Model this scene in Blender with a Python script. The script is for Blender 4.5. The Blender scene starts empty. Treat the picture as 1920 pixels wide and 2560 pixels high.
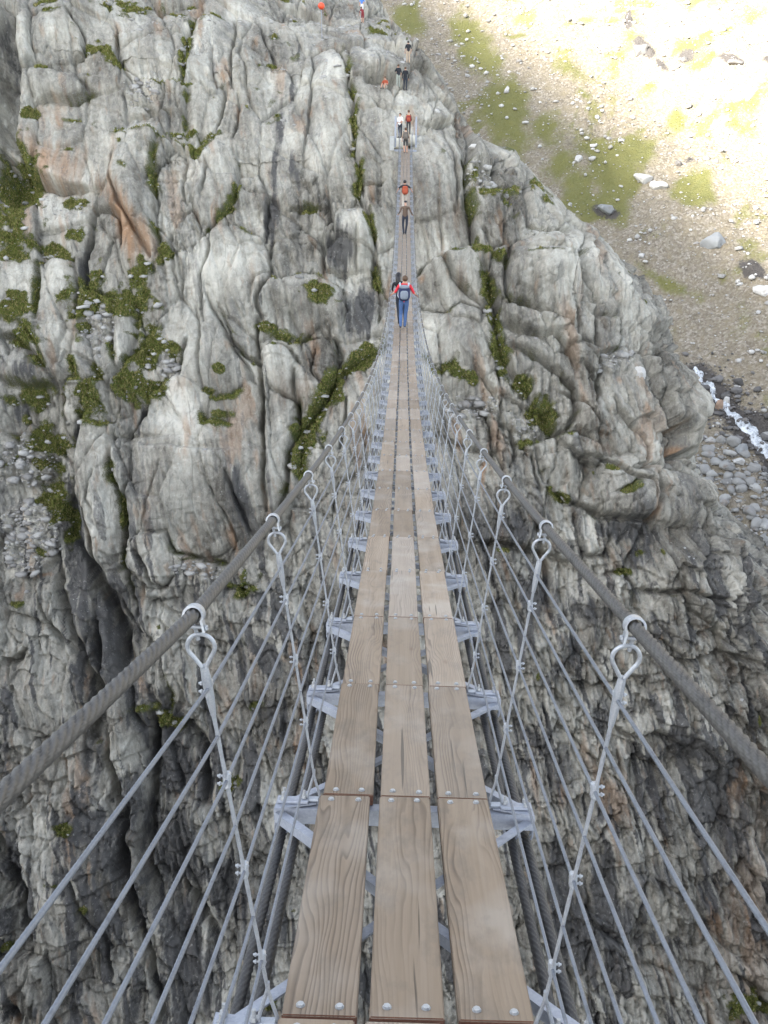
import bpy, bmesh, math, random
import numpy as np
from mathutils import Vector, Matrix
random.seed(7)
C = bpy.context.scene.collection
R_ = math.radians
SC = bpy.context.scene

# ------------------------------------------------------------------ camera
F_PX = 2587.0
YAW, PITCH, ROLL = 0.0167, 0.3683, 0.0077
def cam_axes():
    cy, sy = math.cos(YAW), math.sin(YAW); cp, sp = math.cos(PITCH), math.sin(PITCH)
    fw = np.array([-sy*cp, cy*cp, -sp]); ri = np.array([cy, sy, 0.0]); up = np.cross(ri, fw)
    cr, sr = math.cos(ROLL), math.sin(ROLL)
    return cr*ri + sr*up, -sr*ri + cr*up, fw
RI, UP, FW = cam_axes()
cam_d = bpy.data.cameras.new('camera'); cam = bpy.data.objects.new('camera', cam_d); C.objects.link(cam)
cam.matrix_world = Matrix(((RI[0], UP[0], -FW[0], 0), (RI[1], UP[1], -FW[1], 0), (RI[2], UP[2], -FW[2], 0), (0, 0, 0, 1)))
cam_d.sensor_fit = 'VERTICAL'; cam_d.sensor_height = 24.0; cam_d.lens = 24.0*F_PX/2560.0
cam_d.clip_start = 0.05; cam_d.clip_end = 5000
SC.camera = cam
def project(P):
    P = np.asarray(P); Z = P @ FW
    return 960 + F_PX*(P @ RI)/Z, 1280 - F_PX*(P @ UP)/Z
def ray(u, v):
    d = FW + RI*(u-960)/F_PX - UP*(v-1280)/F_PX
    return d

# ------------------------------------------------------------------ object helpers
def tag(o, label=None, cat=None, group=None, kind=None):
    if label: o['label'] = label
    if cat: o['category'] = cat
    if group: o['group'] = group
    if kind: o['kind'] = kind
    return o
def empty(name, loc=(0, 0, 0), rz=0.0):
    o = bpy.data.objects.new(name, None); C.objects.link(o); o.location = loc; o.rotation_euler = (0, 0, rz)
    o.empty_display_size = 0.2
    return o
def link(name, me, mat=None, parent=None, smooth=False):
    o = bpy.data.objects.new(name, me); C.objects.link(o)
    if mat is not None and not me.materials:
        for m in (mat if isinstance(mat, (list, tuple)) else [mat]): me.materials.append(m)
    if parent: o.parent = parent
    if smooth: me.shade_smooth()
    return o
def np_mesh(name, V, Fq, mi=None):
    """V (n,3) float, Fq (m,k) int faces of equal size"""
    V = np.ascontiguousarray(V, dtype=np.float32); Fq = np.ascontiguousarray(Fq, dtype=np.int32)
    me = bpy.data.meshes.new(name); k = Fq.shape[1]
    me.vertices.add(len(V)); me.vertices.foreach_set('co', V.ravel())
    me.loops.add(Fq.size); me.loops.foreach_set('vertex_index', Fq.ravel())
    me.polygons.add(len(Fq)); me.polygons.foreach_set('loop_start', np.arange(0, Fq.size, k, dtype=np.int32))
    if mi is not None: me.polygons.foreach_set('material_index', np.ascontiguousarray(mi, dtype=np.int32))
    me.update(calc_edges=True)
    return me
def grid_faces(nr, nc):
    i = np.arange(nr*nc).reshape(nr, nc)
    return np.stack([i[:-1, :-1], i[:-1, 1:], i[1:, 1:], i[1:, :-1]], -1).reshape(-1, 4)
class MB:
    """collects shapes that make ONE mesh"""
    def __init__(s): s.v = []; s.f = []; s.m = []
    def add(s, vs, fs, mi=0):
        b = len(s.v); s.v += [tuple(p) for p in vs]; s.f += [tuple(b+i for i in f) for f in fs]; s.m += [mi]*len(fs); return s
    def box(s, c, size, rot=None, mi=0, bev=0.0):
        x, y, z = (size[0]/2, size[1]/2, size[2]/2)
        if bev <= 0:
            vs = [Vector((a*x, b*y, d*z)) for a in (-1, 1) for b in (-1, 1) for d in (-1, 1)]
            fs = [(0, 1, 3, 2), (4, 6, 7, 5), (0, 4, 5, 1), (2, 3, 7, 6), (0, 2, 6, 4), (1, 5, 7, 3)]
        else:
            bm = bmesh.new(); bmesh.ops.create_cube(bm, size=1.0)
            for v in bm.verts: v.co = Vector((v.co.x*2*x, v.co.y*2*y, v.co.z*2*z))
            bmesh.ops.bevel(bm, geom=bm.edges[:], offset=bev, segments=1, affect='EDGES')
            bm.verts.index_update()
            vs = [v.co.copy() for v in bm.verts]; fs = [[v.index for v in f.verts] for f in bm.faces]; bm.free()
        if rot is not None: vs = [rot @ v for v in vs]
        c = Vector(c); return s.add([v+c for v in vs], fs, mi)
    def bar(s, a, b, w, h, mi=0):
        """rectangular bar from a to b, w sideways (horizontal), h upright"""
        a, b = Vector(a), Vector(b); d = b-a; L = d.length; d.normalize()
        up = Vector((0, 0, 1)) if abs(d.z) < .95 else Vector((0, 1, 0))
        sx = d.cross(up).normalized(); uz = sx.cross(d).normalized()
        vs = []
        for p in (a, b):
            for i, j in ((-1, -1), (1, -1), (1, 1), (-1, 1)): vs.append(p + sx*(i*w/2) + uz*(j*h/2))
        return s.add(vs, [(0, 1, 2, 3), (7, 6, 5, 4), (0, 4, 5, 1), (1, 5, 6, 2), (2, 6, 7, 3), (3, 7, 4, 0)], mi)
    def tube(s, pts, r, n=8, mi=0, cap=True, closed=False):
        pts = [Vector(p) for p in pts]; rr = r if isinstance(r, (list, tuple)) else [r]*len(pts)
        b = len(s.v); prev = None; N = len(pts)
        for i, p in enumerate(pts):
            if closed: d = pts[(i+1) % N]-pts[i-1]
            else: d = (pts[min(i+1, N-1)]-pts[max(i-1, 0)])
            d.normalize()
            if prev is None:
                a = Vector((1, 0, 0)) if abs(d.x) < .8 else Vector((0, 1, 0)); sx = d.cross(a).normalized()
            else: sx = (prev - d*prev.dot(d)).normalized()
            prev = sx; sy = d.cross(sx)
            for k in range(n):
                t = 2*math.pi*k/n; s.v.append(tuple(p + (sx*math.cos(t)+sy*math.sin(t))*rr[i]))
        rng = N if closed else N-1
        for i in range(rng):
            for k in range(n):
                i2 = (i+1) % N
                s.f.append((b+i*n+k, b+i*n+(k+1) % n, b+i2*n+(k+1) % n, b+i2*n+k)); s.m.append(mi)
        if cap and not closed:
            s.f.append(tuple(b+k for k in reversed(range(n)))); s.m.append(mi)
            s.f.append(tuple(b+(N-1)*n+k for k in range(n))); s.m.append(mi)
        return s
    def ball(s, c, r, nu=12, nv=8, mi=0, fn=None):
        b = len(s.v); c = Vector(c); r = r if isinstance(r, (tuple, list)) else (r, r, r)
        for j in range(nv+1):
            ph = math.pi*j/nv
            for i in range(nu):
                th = 2*math.pi*i/nu
                p = Vector((math.sin(ph)*math.cos(th), math.sin(ph)*math.sin(th), math.cos(ph)))
                if fn: p = fn(p)
                s.v.append(tuple(c + Vector((p.x*r[0], p.y*r[1], p.z*r[2]))))
        for j in range(nv):
            for i in range(nu):
                q = (b+j*nu+i, b+(j+1)*nu+i, b+(j+1)*nu+(i+1) % nu, b+j*nu+(i+1) % nu)
                s.f.append(q); s.m.append(mi)
        return s
    def mesh(s, name):
        me = bpy.data.meshes.new(name); me.from_pydata(s.v, [], s.f)
        me.polygons.foreach_set('material_index', s.m)
        me.validate(); me.update(); return me
    def build(s, name, mat, parent=None, smooth=False): return link(name, s.mesh(name), mat, parent, smooth)

# ------------------------------------------------------------------ material helpers
class NT:
    def __init__(s, name):
        s.m = bpy.data.materials.new(name); s.m.use_nodes = True; s.t = s.m.node_tree
        for n in list(s.t.nodes): s.t.nodes.remove(n)
        s.out = s.n('ShaderNodeOutputMaterial'); s.b = s.n('ShaderNodeBsdfPrincipled')
        s.t.links.new(s.b.outputs[0], s.out.inputs[0])
    def n(s, ty, **kw):
        o = s.t.nodes.new(ty)
        for k, v in kw.items(): setattr(o, k, v)
        return o
    def set(s, sock, v):
        if hasattr(v, 'links') or isinstance(v, bpy.types.NodeSocket): s.t.links.new(v, sock)
        else: sock.default_value = v
    def math(s, op, a, b=None, c=None, clamp=False):
        o = s.n('ShaderNodeMath', operation=op, use_clamp=clamp); s.set(o.inputs[0], a)
        if b is not None: s.set(o.inputs[1], b)
        if c is not None: s.set(o.inputs[2], c)
        return o.outputs[0]
    def mix(s, f, a, b, mode='MIX'):
        o = s.n('ShaderNodeMix', data_type='RGBA', blend_type=mode, clamp_factor=True)
        s.set(o.inputs[0], f)
        for sock, v in ((o.inputs[6], a), (o.inputs[7], b)):
            if isinstance(v, (tuple, list)): v = (v[0], v[1], v[2], 1)
            s.set(sock, v)
        return o.outputs[2]
    def map(s, vec, scale=(1, 1, 1), loc=(0, 0, 0), rot=(0, 0, 0)):
        o = s.n('ShaderNodeMapping'); s.set(o.inputs[0], vec); o.inputs[1].default_value = loc
        o.inputs[2].default_value = rot; o.inputs[3].default_value = scale; return o.outputs[0]
    def noise(s, vec, scale=1, detail=4, rough=.55, dist=0, col=False):
        o = s.n('ShaderNodeTexNoise'); s.set(o.inputs['Vector'], vec); s.set(o.inputs['Scale'], scale)
        o.inputs['Detail'].default_value = detail; o.inputs['Roughness'].default_value = rough
        o.inputs['Distortion'].default_value = dist; return o.outputs[1 if col else 0]
    def voro(s, vec, scale=1, feature='F1', out='Distance', rnd=1):
        o = s.n('ShaderNodeTexVoronoi', feature=feature); s.set(o.inputs['Vector'], vec)
        o.inputs['Scale'].default_value = scale; o.inputs['Randomness'].default_value = rnd; return o.outputs[out]
    def ramp(s, f, stops, interp='LINEAR'):
        o = s.n('ShaderNodeValToRGB'); s.set(o.inputs[0], f); e = o.color_ramp.elements; o.color_ramp.interpolation = interp
        while len(e) < len(stops): e.new(.5)
        for k, (p, c) in enumerate(stops):
            e[k].position = p; c = (c, c, c) if isinstance(c, (int, float)) else c; e[k].color = (c[0], c[1], c[2], 1)
        return o.outputs[0]
    def bump(s, h, strength=.5, dist=.02, normal=None):
        o = s.n('ShaderNodeBump'); o.inputs['Strength'].default_value = strength; o.inputs['Distance'].default_value = dist
        s.set(o.inputs['Height'], h)
        if normal is not None: s.set(o.inputs['Normal'], normal)
        return o.outputs[0]
    def fin(s, col=None, rough=.7, metal=0, normal=None, spec=None):
        if col is not None: s.set(s.b.inputs['Base Color'], (col[0], col[1], col[2], 1) if isinstance(col, (tuple, list)) else col)
        s.set(s.b.inputs['Roughness'], rough); s.set(s.b.inputs['Metallic'], metal)
        if normal is not None: s.set(s.b.inputs['Normal'], normal)
        if spec is not None: s.set(s.b.inputs['Specular IOR Level'], spec)
        return s.m
def coord(t, which='Object'): return t.n('ShaderNodeTexCoord').outputs[which]
def plain(name, col, rough=.7, metal=0, var=.12, scale=30, bump=.2):
    t = NT(name); v = coord(t); nz = t.noise(v, scale, 4)
    c = t.mix(nz, tuple(x*(1-var) for x in col), tuple(min(1, x*(1+var)) for x in col))
    return t.fin(c, rough, metal, t.bump(nz, bump, .004))
# ------------------------------------------------------------------ numpy noise
def _h(ix, iy, seed):
    with np.errstate(over='ignore'):
        n = ix.astype(np.uint32)*np.uint32(374761393) + iy.astype(np.uint32)*np.uint32(668265263) + np.uint32((seed*2246822519) & 0xffffffff)
        n = (n ^ (n >> np.uint32(13)))*np.uint32(1274126177); n = n ^ (n >> np.uint32(16)); n = n*np.uint32(2246822519); n = n ^ (n >> np.uint32(15))
    return n
def _r(ix, iy, seed): return (_h(ix, iy, seed).astype(np.float32))/np.float32(4294967296.0)
def perlin(x, y, seed=0):
    x = x.astype(np.float32); y = y.astype(np.float32)
    fx = np.floor(x); fy = np.floor(y); ix = fx.astype(np.int64); iy = fy.astype(np.int64); dx = x-fx; dy = y-fy
    u = dx*dx*dx*(dx*(dx*6-15)+10); v = dy*dy*dy*(dy*(dy*6-15)+10)
    def g(a, b):
        t = _r(ix+a, iy+b, seed)*np.float32(6.2831853); return np.cos(t)*(dx-a)+np.sin(t)*(dy-b)
    return ((g(0, 0)*(1-u)+g(1, 0)*u)*(1-v)+(g(0, 1)*(1-u)+g(1, 1)*u)*v)*np.float32(1.5)
def fbm(x, y, seed=0, oc=4, gain=.5, lac=2.03):
    a = 1.0; o = 0; f = 1.0
    for k in range(oc):
        o = o + a*perlin(x*f+17.3*k, y*f-9.1*k, seed+k*13); a *= gain; f *= lac
    return o
def worley(x, y, seed=0):
    """F1, F2, cell hash a,b,c and offset to the cell point"""
    fx = np.floor(x); fy = np.floor(y); ix = fx.astype(np.int64); iy = fy.astype(np.int64)
    f1 = np.full(x.shape, 9, np.float32); f2 = f1.copy(); ox = np.zeros_like(f1); oy = np.zeros_like(f1)
    cx = np.zeros(x.shape, np.int64); cy = cx.copy()
    for a in (-1, 0, 1):
        for b in (-1, 0, 1):
            jx = ix+a; jy = iy+b
            px = jx+.1+.8*_r(jx, jy, seed)-x; py = jy+.1+.8*_r(jx, jy, seed+7)-y
            d = px*px+py*py; lt = d < f1
            f2 = np.where(lt, f1, np.minimum(f2, d)); f1 = np.where(lt, d, f1)
            ox = np.where(lt, px, ox); oy = np.where(lt, py, oy); cx = np.where(lt, jx, cx); cy = np.where(lt, jy, cy)
    return np.sqrt(f1), np.sqrt(f2), cx, cy, ox, oy
def ss(a, b, x):
    t = np.clip((x-a)/(b-a), 0, 1); return t*t*(3-2*t)

# ------------------------------------------------------------------ the far cliff: base sheet P(q, s)
Y_A, Z_A = 80.5, -3.0          # ledge of the far anchorage
NOSE_R = 7.0
_sl = np.linspace(-100, 0, 401)
_ang = np.radians(64 - 10*ss(-14, 0, _sl) + 5*np.sin(_sl*.13))
_yl = Y_A - np.concatenate([np.cumsum((np.cos(_ang)*.25)[::-1])[::-1][1:], [0]])
_zl = Z_A - np.concatenate([np.cumsum((np.sin(_ang)*.25)[::-1])[::-1][1:], [0]])
def upper(q, s):
    s = np.maximum(s, 0)
    w = ss(-34, -10, q)                                      # steep on the left, flatter behind the bridge
    a1 = np.radians(54-14*w); a2 = np.radians(44-23*w); n1 = 10.0
    s1 = np.minimum(s, n1); s2 = np.maximum(s-n1, 0)
    return s1*np.cos(a1)+s2*np.cos(a2), s1*np.sin(a1)+s2*np.sin(a2), np.where(s < n1, a1, a2)
def prof(q, s):
    yl = np.interp(np.minimum(s, 0), _sl, _yl); zl = np.interp(np.minimum(s, 0), _sl, _zl); al = np.interp(np.minimum(s, 0), _sl, _ang)
    uy, uz, ua = upper(q, s)
    return yl+uy, zl+uz, np.where(s > 0, ua, al)
SIL = [(940, -60), (955, 0), (995, 35), (1024, 93), (1064, 150), (1093, 191), (1128, 237), (1165, 301), (1195, 341), (1245, 362), (1300, 385), (1330, 434), (1365, 480), (1417, 532), (1452, 590), (1498, 625),
       (1539, 665), (1565, 700), (1614, 729), (1650, 770), (1685, 823), (1712, 906), (1755, 975), (1775, 1060), (1765, 1130), (1765, 1178), (1827, 1264), (1869, 1326), (1920, 1400), (2010, 1530), (2120, 1700), (2200, 1900), (2260, 2300)]
_ss = np.linspace(-98, 70, 1681); _pq = np.full_like(_ss, 8.0)
def _sil():
    S = []; X = []
    y, z, _ = prof(_pq, _ss)
    for u, v in SIL:
        d = ray(u, v); k = d[2]/d[1]
        i = int(np.argmin(np.abs(z - k*y))); S.append(_ss[i]); X.append(d[0]/d[1]*y[i])
    o = np.argsort(S); return np.array(S)[o], np.array(X)[o]
SIL_S, SIL_X = _sil()
def base(q, s):
    x0 = np.interp(s, SIL_S, SIL_X) - NOSE_R*.97
    y, z, a = prof(q, s)
    over = np.maximum(q-x0, 0); th = np.minimum(over/NOSE_R, R_(100)); rest = np.maximum(over-NOSE_R*R_(100), 0)
    x = np.where(q < x0, q, x0 + NOSE_R*np.sin(th) + rest*math.cos(R_(100)))
    y = y + NOSE_R*(1-np.cos(th)) + rest*math.sin(R_(100))
    nx = np.sin(th)*np.sin(a); ny = -np.cos(th)*np.sin(a); nz = np.cos(a)
    return np.stack([x, y, z], -1), np.stack([nx, ny, nz], -1), th
# look-up from a viewing ray to (q, s), used once to digitise the joints of the rock
_cq, _cs = np.meshgrid(np.arange(-52, 60, .3), np.arange(-96, 66, .3))
_cp, _, _cth = base(_cq, _cs)
_cu, _cv = project(_cp.reshape(-1, 3)); _cf = (_cth.ravel() < R_(82))
_cu = np.where(_cf, _cu, 1e6)
def to_qs(u, v):
    d = (_cu-u)**2+(_cv-v)**2; i = int(np.argmin(d)); return _cq.ravel()[i], _cs.ravel()[i]

CR = {'A': (0, 0, .5787), 'B': (960, 0, .5787), 'C': (0, 700, .5787), 'D': (1060, 600, .5184), 'E': (0, 1200, .4581), 'F': (1200, 1200, .434), 'G': (0, 1900, .4581), 'H': (640, 1400, .4581), 'S': (0, 0, 1.0)}
def cp(c, p): o = CR[c]; return to_qs(o[0]+p[0]*o[2], o[1]+p[1]*o[2])
# joints: crop, points, depth, width, step (>0: the side to the left of travel stands proud), moss
J = [
('A', [(1455,190),(1500,300),(1525,440),(1545,560),(1555,700),(1548,820),(1580,900),(1615,1010),(1618,1130),(1645,1280),(1640,1382)], 1.6,.30,.5,.8),
('A', [(1350,220),(1345,400),(1330,560),(1310,680)], .5,.15,-.3,0),
('A', [(1455,190),(1400,195),(1350,220)], .6,.3,.5,0),
('A', [(860,60),(810,150),(785,250),(775,330)], 1.3,.35,-.4,.8),
('A', [(600,310),(680,340),(780,360),(900,350),(970,330)], .7,.3,-.7,.8),
('A', [(690,600),(665,750),(665,900),(660,1000),(685,1090)], 1.4,.28,-.5,.7),
('A', [(485,650),(490,780),(530,900),(590,1030),(660,1120)], .9,.25,.4,0),
('A', [(1025,690),(1015,790),(1000,880),(940,950),(890,1010)], 1.2,.3,-.4,.8),
('A', [(1030,380),(1020,500),(1000,570)], .7,.2,.3,0),
('A', [(420,545),(540,590),(650,580),(720,600),(830,600),(960,600)], .8,.3,-.8,.6),
('A', [(70,690),(150,750),(260,790),(360,780)], 1.5,.5,1.3,0),
('A', [(60,0),(70,300),(50,500),(70,700),(110,770)], 1.8,.5,1.5,0),
('A', [(280,30),(350,120),(360,200),(300,220)], .9,.3,-.5,0),
('A', [(400,180),(480,200),(500,260),(600,310)], .8,.3,-.5,.8),
('A', [(80,300),(200,290),(320,300),(390,370),(320,410),(200,410),(120,450)], .8,.3,-.5,.5),
('A', [(1180,1010),(1165,1100),(1180,1200),(1130,1250),(1110,1310),(1130,1382)], 1.1,.3,.6,0),
('A', [(680,1040),(760,1100),(850,1060),(920,1000),(1000,970),(1100,1000),(1180,1040)], .7,.3,-.6,.2),
('A', [(1200,1200),(1300,1160),(1400,1190),(1480,1220)], .7,.3,-.7,.5),
('A', [(1420,950),(1480,900),(1560,890)], .8,.3,-.8,.2),
('S', [(922,201),(950,196),(985,204),(1004,216)], 2.4,.7,.9,0),
('A', [(1250,880),(1320,865),(1390,880)], 1.6,.3,.6,.6),
('A', [(410,880),(500,910),(530,960),(525,1080)], 1.1,.3,.5,0),
('A', [(400,880),(390,1000),(370,1120),(380,1260),(500,1270)], 1.1,.3,-.4,.5),
('A', [(145,1130),(150,1250),(165,1382)], 1.2,.35,-.5,.7),
('A', [(320,1110),(330,1240),(320,1382)], 1.1,.3,.5,.9),
('A', [(145,1130),(230,1100),(320,1110)], .8,.3,-.6,.9),
('A', [(780,600),(800,700),(790,800),(820,880)], .6,.2,.2,0),
('A', [(870,650),(880,760),(870,860)], .6,.2,-.2,0),
('A', [(760,1100),(800,1200),(790,1300)], .6,.2,.2,0),
('A', [(920,1020),(900,1120),(870,1200),(880,1300),(900,1382)], .6,.18,.2,0),
('A', [(1170,1150),(1100,1200),(1080,1300)], .4,.2,.2,0),
('A', [(800,380),(795,450),(800,540)], .8,.25,-.5,.6),
('A', [(970,340),(965,450),(940,540)], .8,.25,.5,.2),
('A', [(530,300),(620,380),(640,460),(540,480)], .6,.25,-.3,.3),
('A', [(500,100),(495,200),(520,270)], .7,.25,-.4,.3),
('A', [(640,460),(720,470),(730,550)], .6,.25,-.4,.3),
('A', [(1020,60),(1010,160),(985,280),(990,360)], .7,.25,.4,.2),
('A', [(1100,110),(1160,200),(1230,260),(1260,330)], .6,.2,-.2,0),
('A', [(1040,90),(1180,100),(1300,150),(1380,185)], .8,.35,-.8,0),
('A', [(1530,410),(1600,430),(1659,480)], .8,.3,-.5,.3),
('A', [(1600,330),(1659,370)], 1.0,.3,.5,0),
('A', [(1560,780),(1620,790),(1659,770)], .7,.3,-.4,.3),
('A', [(1400,1000),(1395,1080),(1410,1130),(1540,1135)], .8,.2,.6,0),
('A', [(1540,990),(1545,1080),(1540,1135)], .5,.2,.3,0),
('A', [(1270,1020),(1340,1030),(1400,1090)], .6,.2,-.4,0),
('A', [(1480,1220),(1490,1300),(1470,1382)], .8,.25,-.5,0),
('A', [(1205,1200),(1160,1140)], .8,.3,.3,0),
('B', [(370,560),(365,700),(385,900),(390,1040),(330,1075),(200,1110),(140,1170)], 2.2,.45,1.6,.7),
('B', [(540,1040),(530,1130),(525,1280),(545,1310),(650,1340)], 1.4,.35,.3,.5),
('B', [(540,1045),(600,1025),(680,1035),(740,1060),(800,1110),(830,1180),(850,1260),(840,1320)], 1.0,.35,-.9,.2),
('B', [(840,1030),(830,1130),(870,1200),(930,1300)], 1.0,.3,.4,.3),
('B', [(430,1110),(440,1200),(470,1290),(480,1382)], 1.4,.5,0,.9),
('B', [(620,740),(600,850),(640,950),(700,1000),(790,1010)], .9,.3,.4,.3),
('B', [(400,740),(460,800),(540,830),(560,920)], .9,.4,-.5,.8),
('B', [(250,1090),(290,1190),(380,1260),(430,1310)], .9,.3,.5,.3),
('B', [(150,1310),(250,1320),(340,1300),(440,1340)], .8,.3,-.5,.5),
('B', [(440,560),(500,700),(490,780)], .8,.3,.3,0),
('B', [(550,650),(540,740),(600,800)], .6,.3,.3,0),
('B', [(370,1060),(440,1060),(520,1050)], 1.1,.4,-.7,.8),
('B', [(0,60),(60,110),(80,180),(110,260)], .8,.3,.5,0),
('B', [(0,200),(60,230),(110,290),(190,330),(230,400)], .8,.3,.6,0),
('B', [(20,380),(0,330)], .9,.3,.5,0),
('B', [(100,400),(160,430),(210,480)], .6,.3,-.4,0),
('B', [(200,530),(240,545),(280,530)], 1.3,.3,.8,.2),
('B', [(270,560),(310,700),(330,800),(320,900)], .6,.2,.3,0),
('B', [(240,860),(235,960),(250,1060)], .4,.15,.1,0),
('B', [(140,160),(200,260),(260,330),(320,450),(350,560)], .8,.3,.5,.2),
('C', [(1115,170),(1115,250),(1120,400),(1130,520),(1135,640),(1140,800),(1140,1000)], 1.6,.3,.6,.2),
('C', [(1650,270),(1500,370),(1420,470),(1350,560),(1300,660),(1300,760),(1270,860)], 1.3,.7,-.8,1),
('C', [(350,560),(345,640),(320,740),(310,800),(270,900),(255,1100)], 1.8,.5,1.5,.3),
('C', [(270,450),(250,560),(285,700),(315,780)], 1.6,.4,1.0,.6),
('C', [(480,640),(475,750),(500,850),(525,950),(540,1060),(540,1250),(560,1382)], 1.8,.32,.4,.7),
('C', [(615,520),(600,600),(560,660),(540,690)], 1.0,.3,.6,0),
('C', [(545,690),(565,850),(540,900)], .7,.25,-.2,0),
('C', [(545,690),(700,720),(850,740),(950,735),(985,740)], .25,.3,-.55,0),
('C', [(350,620),(420,620),(480,600),(500,540)], .8,.3,-.8,.7),
('C', [(1160,470),(1280,520),(1300,620)], .9,.3,-.5,.4),
('C', [(1280,510),(1290,640),(1260,760),(1240,900),(1190,1000)], 1.1,.3,.5,.5),
('C', [(320,940),(370,1080),(400,1240),(460,1382)], 1.9,.5,1.2,0),
('C', [(640,1100),(700,1080),(740,1180),(860,1210),(960,1215)], .9,.3,-.7,.5),
('C', [(600,1180),(650,1300),(700,1325),(740,1300)], 1.2,.3,.5,.2),
('C', [(980,820),(1020,900),(1040,1000),(1090,1090)], .9,.25,.3,0),
('C', [(870,480),(940,515),(1000,500),(1040,470)], .8,.3,-.7,.8),
('C', [(870,560),(890,620),(980,625),(990,570)], .8,.4,-.5,.7),
('C', [(1270,370),(1260,450),(1275,510)], .9,.25,.2,.2),
('C', [(1115,300),(1180,275),(1260,280),(1290,340)], .8,.3,-.7,.3),
('C', [(1250,250),(1330,240),(1440,260),(1455,340)], .8,.3,-.7,.5),
('C', [(1360,290),(1350,380),(1400,460)], .7,.2,.2,0),
('C', [(1440,250),(1470,330),(1430,440),(1370,550)], .9,.3,.4,.4),
('C', [(470,190),(475,300),(490,390)], 1.2,.35,-.6,.6),
('C', [(610,120),(600,220),(600,320),(540,390)], 1.2,.35,.6,.9),
('C', [(470,190),(530,120),(610,115)], .8,.3,-.6,.6),
('C', [(800,300),(790,380),(730,430),(640,500),(610,560)], 1.1,.35,.6,.7),
('C', [(860,100),(880,200),(870,330),(870,460)], .5,.15,.2,0),
('C', [(900,60),(940,180),(990,290),(1060,380),(1110,440)], .7,.2,-.3,.2),
('C', [(820,260),(790,400)], .9,.25,-.3,.3),
('C', [(950,100),(1000,260),(1080,330),(1115,340)], .8,.25,.3,.4),
('C', [(1485,500),(1490,600),(1480,680),(1470,720)], 1.1,.15,.2,0),
('C', [(320,240),(290,330),(330,420),(270,450)], 1.1,.35,.5,.8),
('C', [(340,330),(410,360),(440,420),(330,440)], .9,.3,.4,.6),
('C', [(0,240),(60,240),(180,360),(240,440)], 1.3,.5,1.0,.7),
('C', [(0,420),(100,450),(240,450)], 1.3,.5,.8,.6),
('C', [(60,160),(130,200),(190,320),(240,420)], .9,.35,.5,.8),
('C', [(700,780),(640,960),(620,1080),(560,1150)], .4,.15,.25,0),
('C', [(880,840),(960,980),(1020,1120),(960,1200)], .5,.15,.25,0),
('C', [(420,820),(380,940),(420,1000)], .4,.15,.2,0),
('D', [(330,200),(340,400),(380,560),(500,720),(600,860),(640,920)], 1.4,.6,.3,1),
('D', [(400,510),(480,520),(640,620),(720,720),(740,850),(690,900),(640,920)], 1.2,.4,.5,.4),
('D', [(390,310),(540,350),(700,430),(830,520),(860,600),(850,720)], 1.0,.3,-.9,.1),
('D', [(390,390),(480,450),(600,470),(700,540),(740,620)], 1.1,.35,.7,.3),
('D', [(530,940),(620,920),(700,930),(800,960),(860,1000)], .9,.35,-.9,.3),
('D', [(780,1040),(930,1050),(1000,1110),(1100,1150)], 1.0,.3,.6,0),
('D', [(740,1270),(880,1320),(1000,1330),(1130,1350)], 1.4,.35,.9,0),
('D', [(1180,720),(1190,860),(1240,940),(1230,1020),(1300,1030),(1400,1012)], 1.5,.4,1.0,.2),
('D', [(1060,480),(1100,600),(1130,720),(1180,800)], .9,.3,.5,.1),
('D', [(830,340),(840,420),(830,500)], .9,.3,-.4,.2),
('D', [(840,360),(930,370),(960,440),(950,520),(850,540)], .9,.3,-.4,.5),
('D', [(760,600),(860,680),(840,760)], .7,.3,.3,0),
('D', [(660,740),(740,760),(860,870)], .8,.3,-.4,.2),
('D', [(1100,1130),(1110,1250),(1150,1360)], 1.1,.25,-.4,.1),
('D', [(930,1200),(1000,1180),(1060,1140)], .7,.25,-.4,.5),
('D', [(590,1120),(640,1230),(700,1280),(760,1270)], .9,.4,-.4,.9),
('D', [(560,1000),(570,1100),(590,1180)], .8,.25,.3,.2),
('D', [(800,1050),(780,1180),(770,1280)], .7,.25,.3,.2),
('D', [(240,800),(300,840),(330,920),(350,1080)], 1.0,.3,.4,.4),
('D', [(140,820),(220,790),(300,800)], .8,.3,-.7,.4),
('D', [(340,860),(420,900),(440,1000),(410,1100)], .9,.3,.3,.2),
('D', [(440,960),(520,1020),(560,1130),(570,1220)], .8,.25,-.3,0),
('D', [(1030,1100),(1130,1080),(1240,1090),(1360,1150)], .8,.3,-.6,0),
('D', [(1130,1100),(1180,1200),(1140,1340)], .6,.2,.2,0),
('D', [(1350,1260),(1420,1290),(1500,1320)], 1.0,.3,.5,0),
('D', [(1060,900),(1130,1000),(1120,1090)], .6,.25,.3,0),
('D', [(950,740),(1000,860),(1060,900)], .7,.25,.3,.1),
('D', [(20,560),(60,640),(130,620),(160,560)], .8,.3,-.5,.7),
('D', [(230,600),(300,690),(340,740)], .8,.3,.4,.3),
('E', [(330,0),(350,300),(480,500),(560,650),(650,850),(680,1000)], 1.8,.5,.6,0),
('E', [(460,150),(500,480),(600,620),(680,760),(760,880)], 1.2,.3,.4,0),
('E', [(680,0),(680,400),(700,640),(740,760)], 1.3,.3,.4,.4),
('E', [(230,380),(300,620),(400,880),(500,1150),(520,1400)], 1.3,.45,.8,.1),
('E', [(480,780),(500,1000),(540,1250),(600,1500),(640,1746)], 1.4,.4,.5,0),
('E', [(760,560),(800,590),(900,585)], 1.0,.25,.6,.3),
('E', [(980,450),(1080,450),(1200,440)], .8,.3,-.5,.8),
('E', [(1150,600),(1280,610),(1400,570)], .8,.35,-.6,.9),
('E', [(690,1160),(720,1300),(760,1360)], 1.1,.3,.4,.3),
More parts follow.
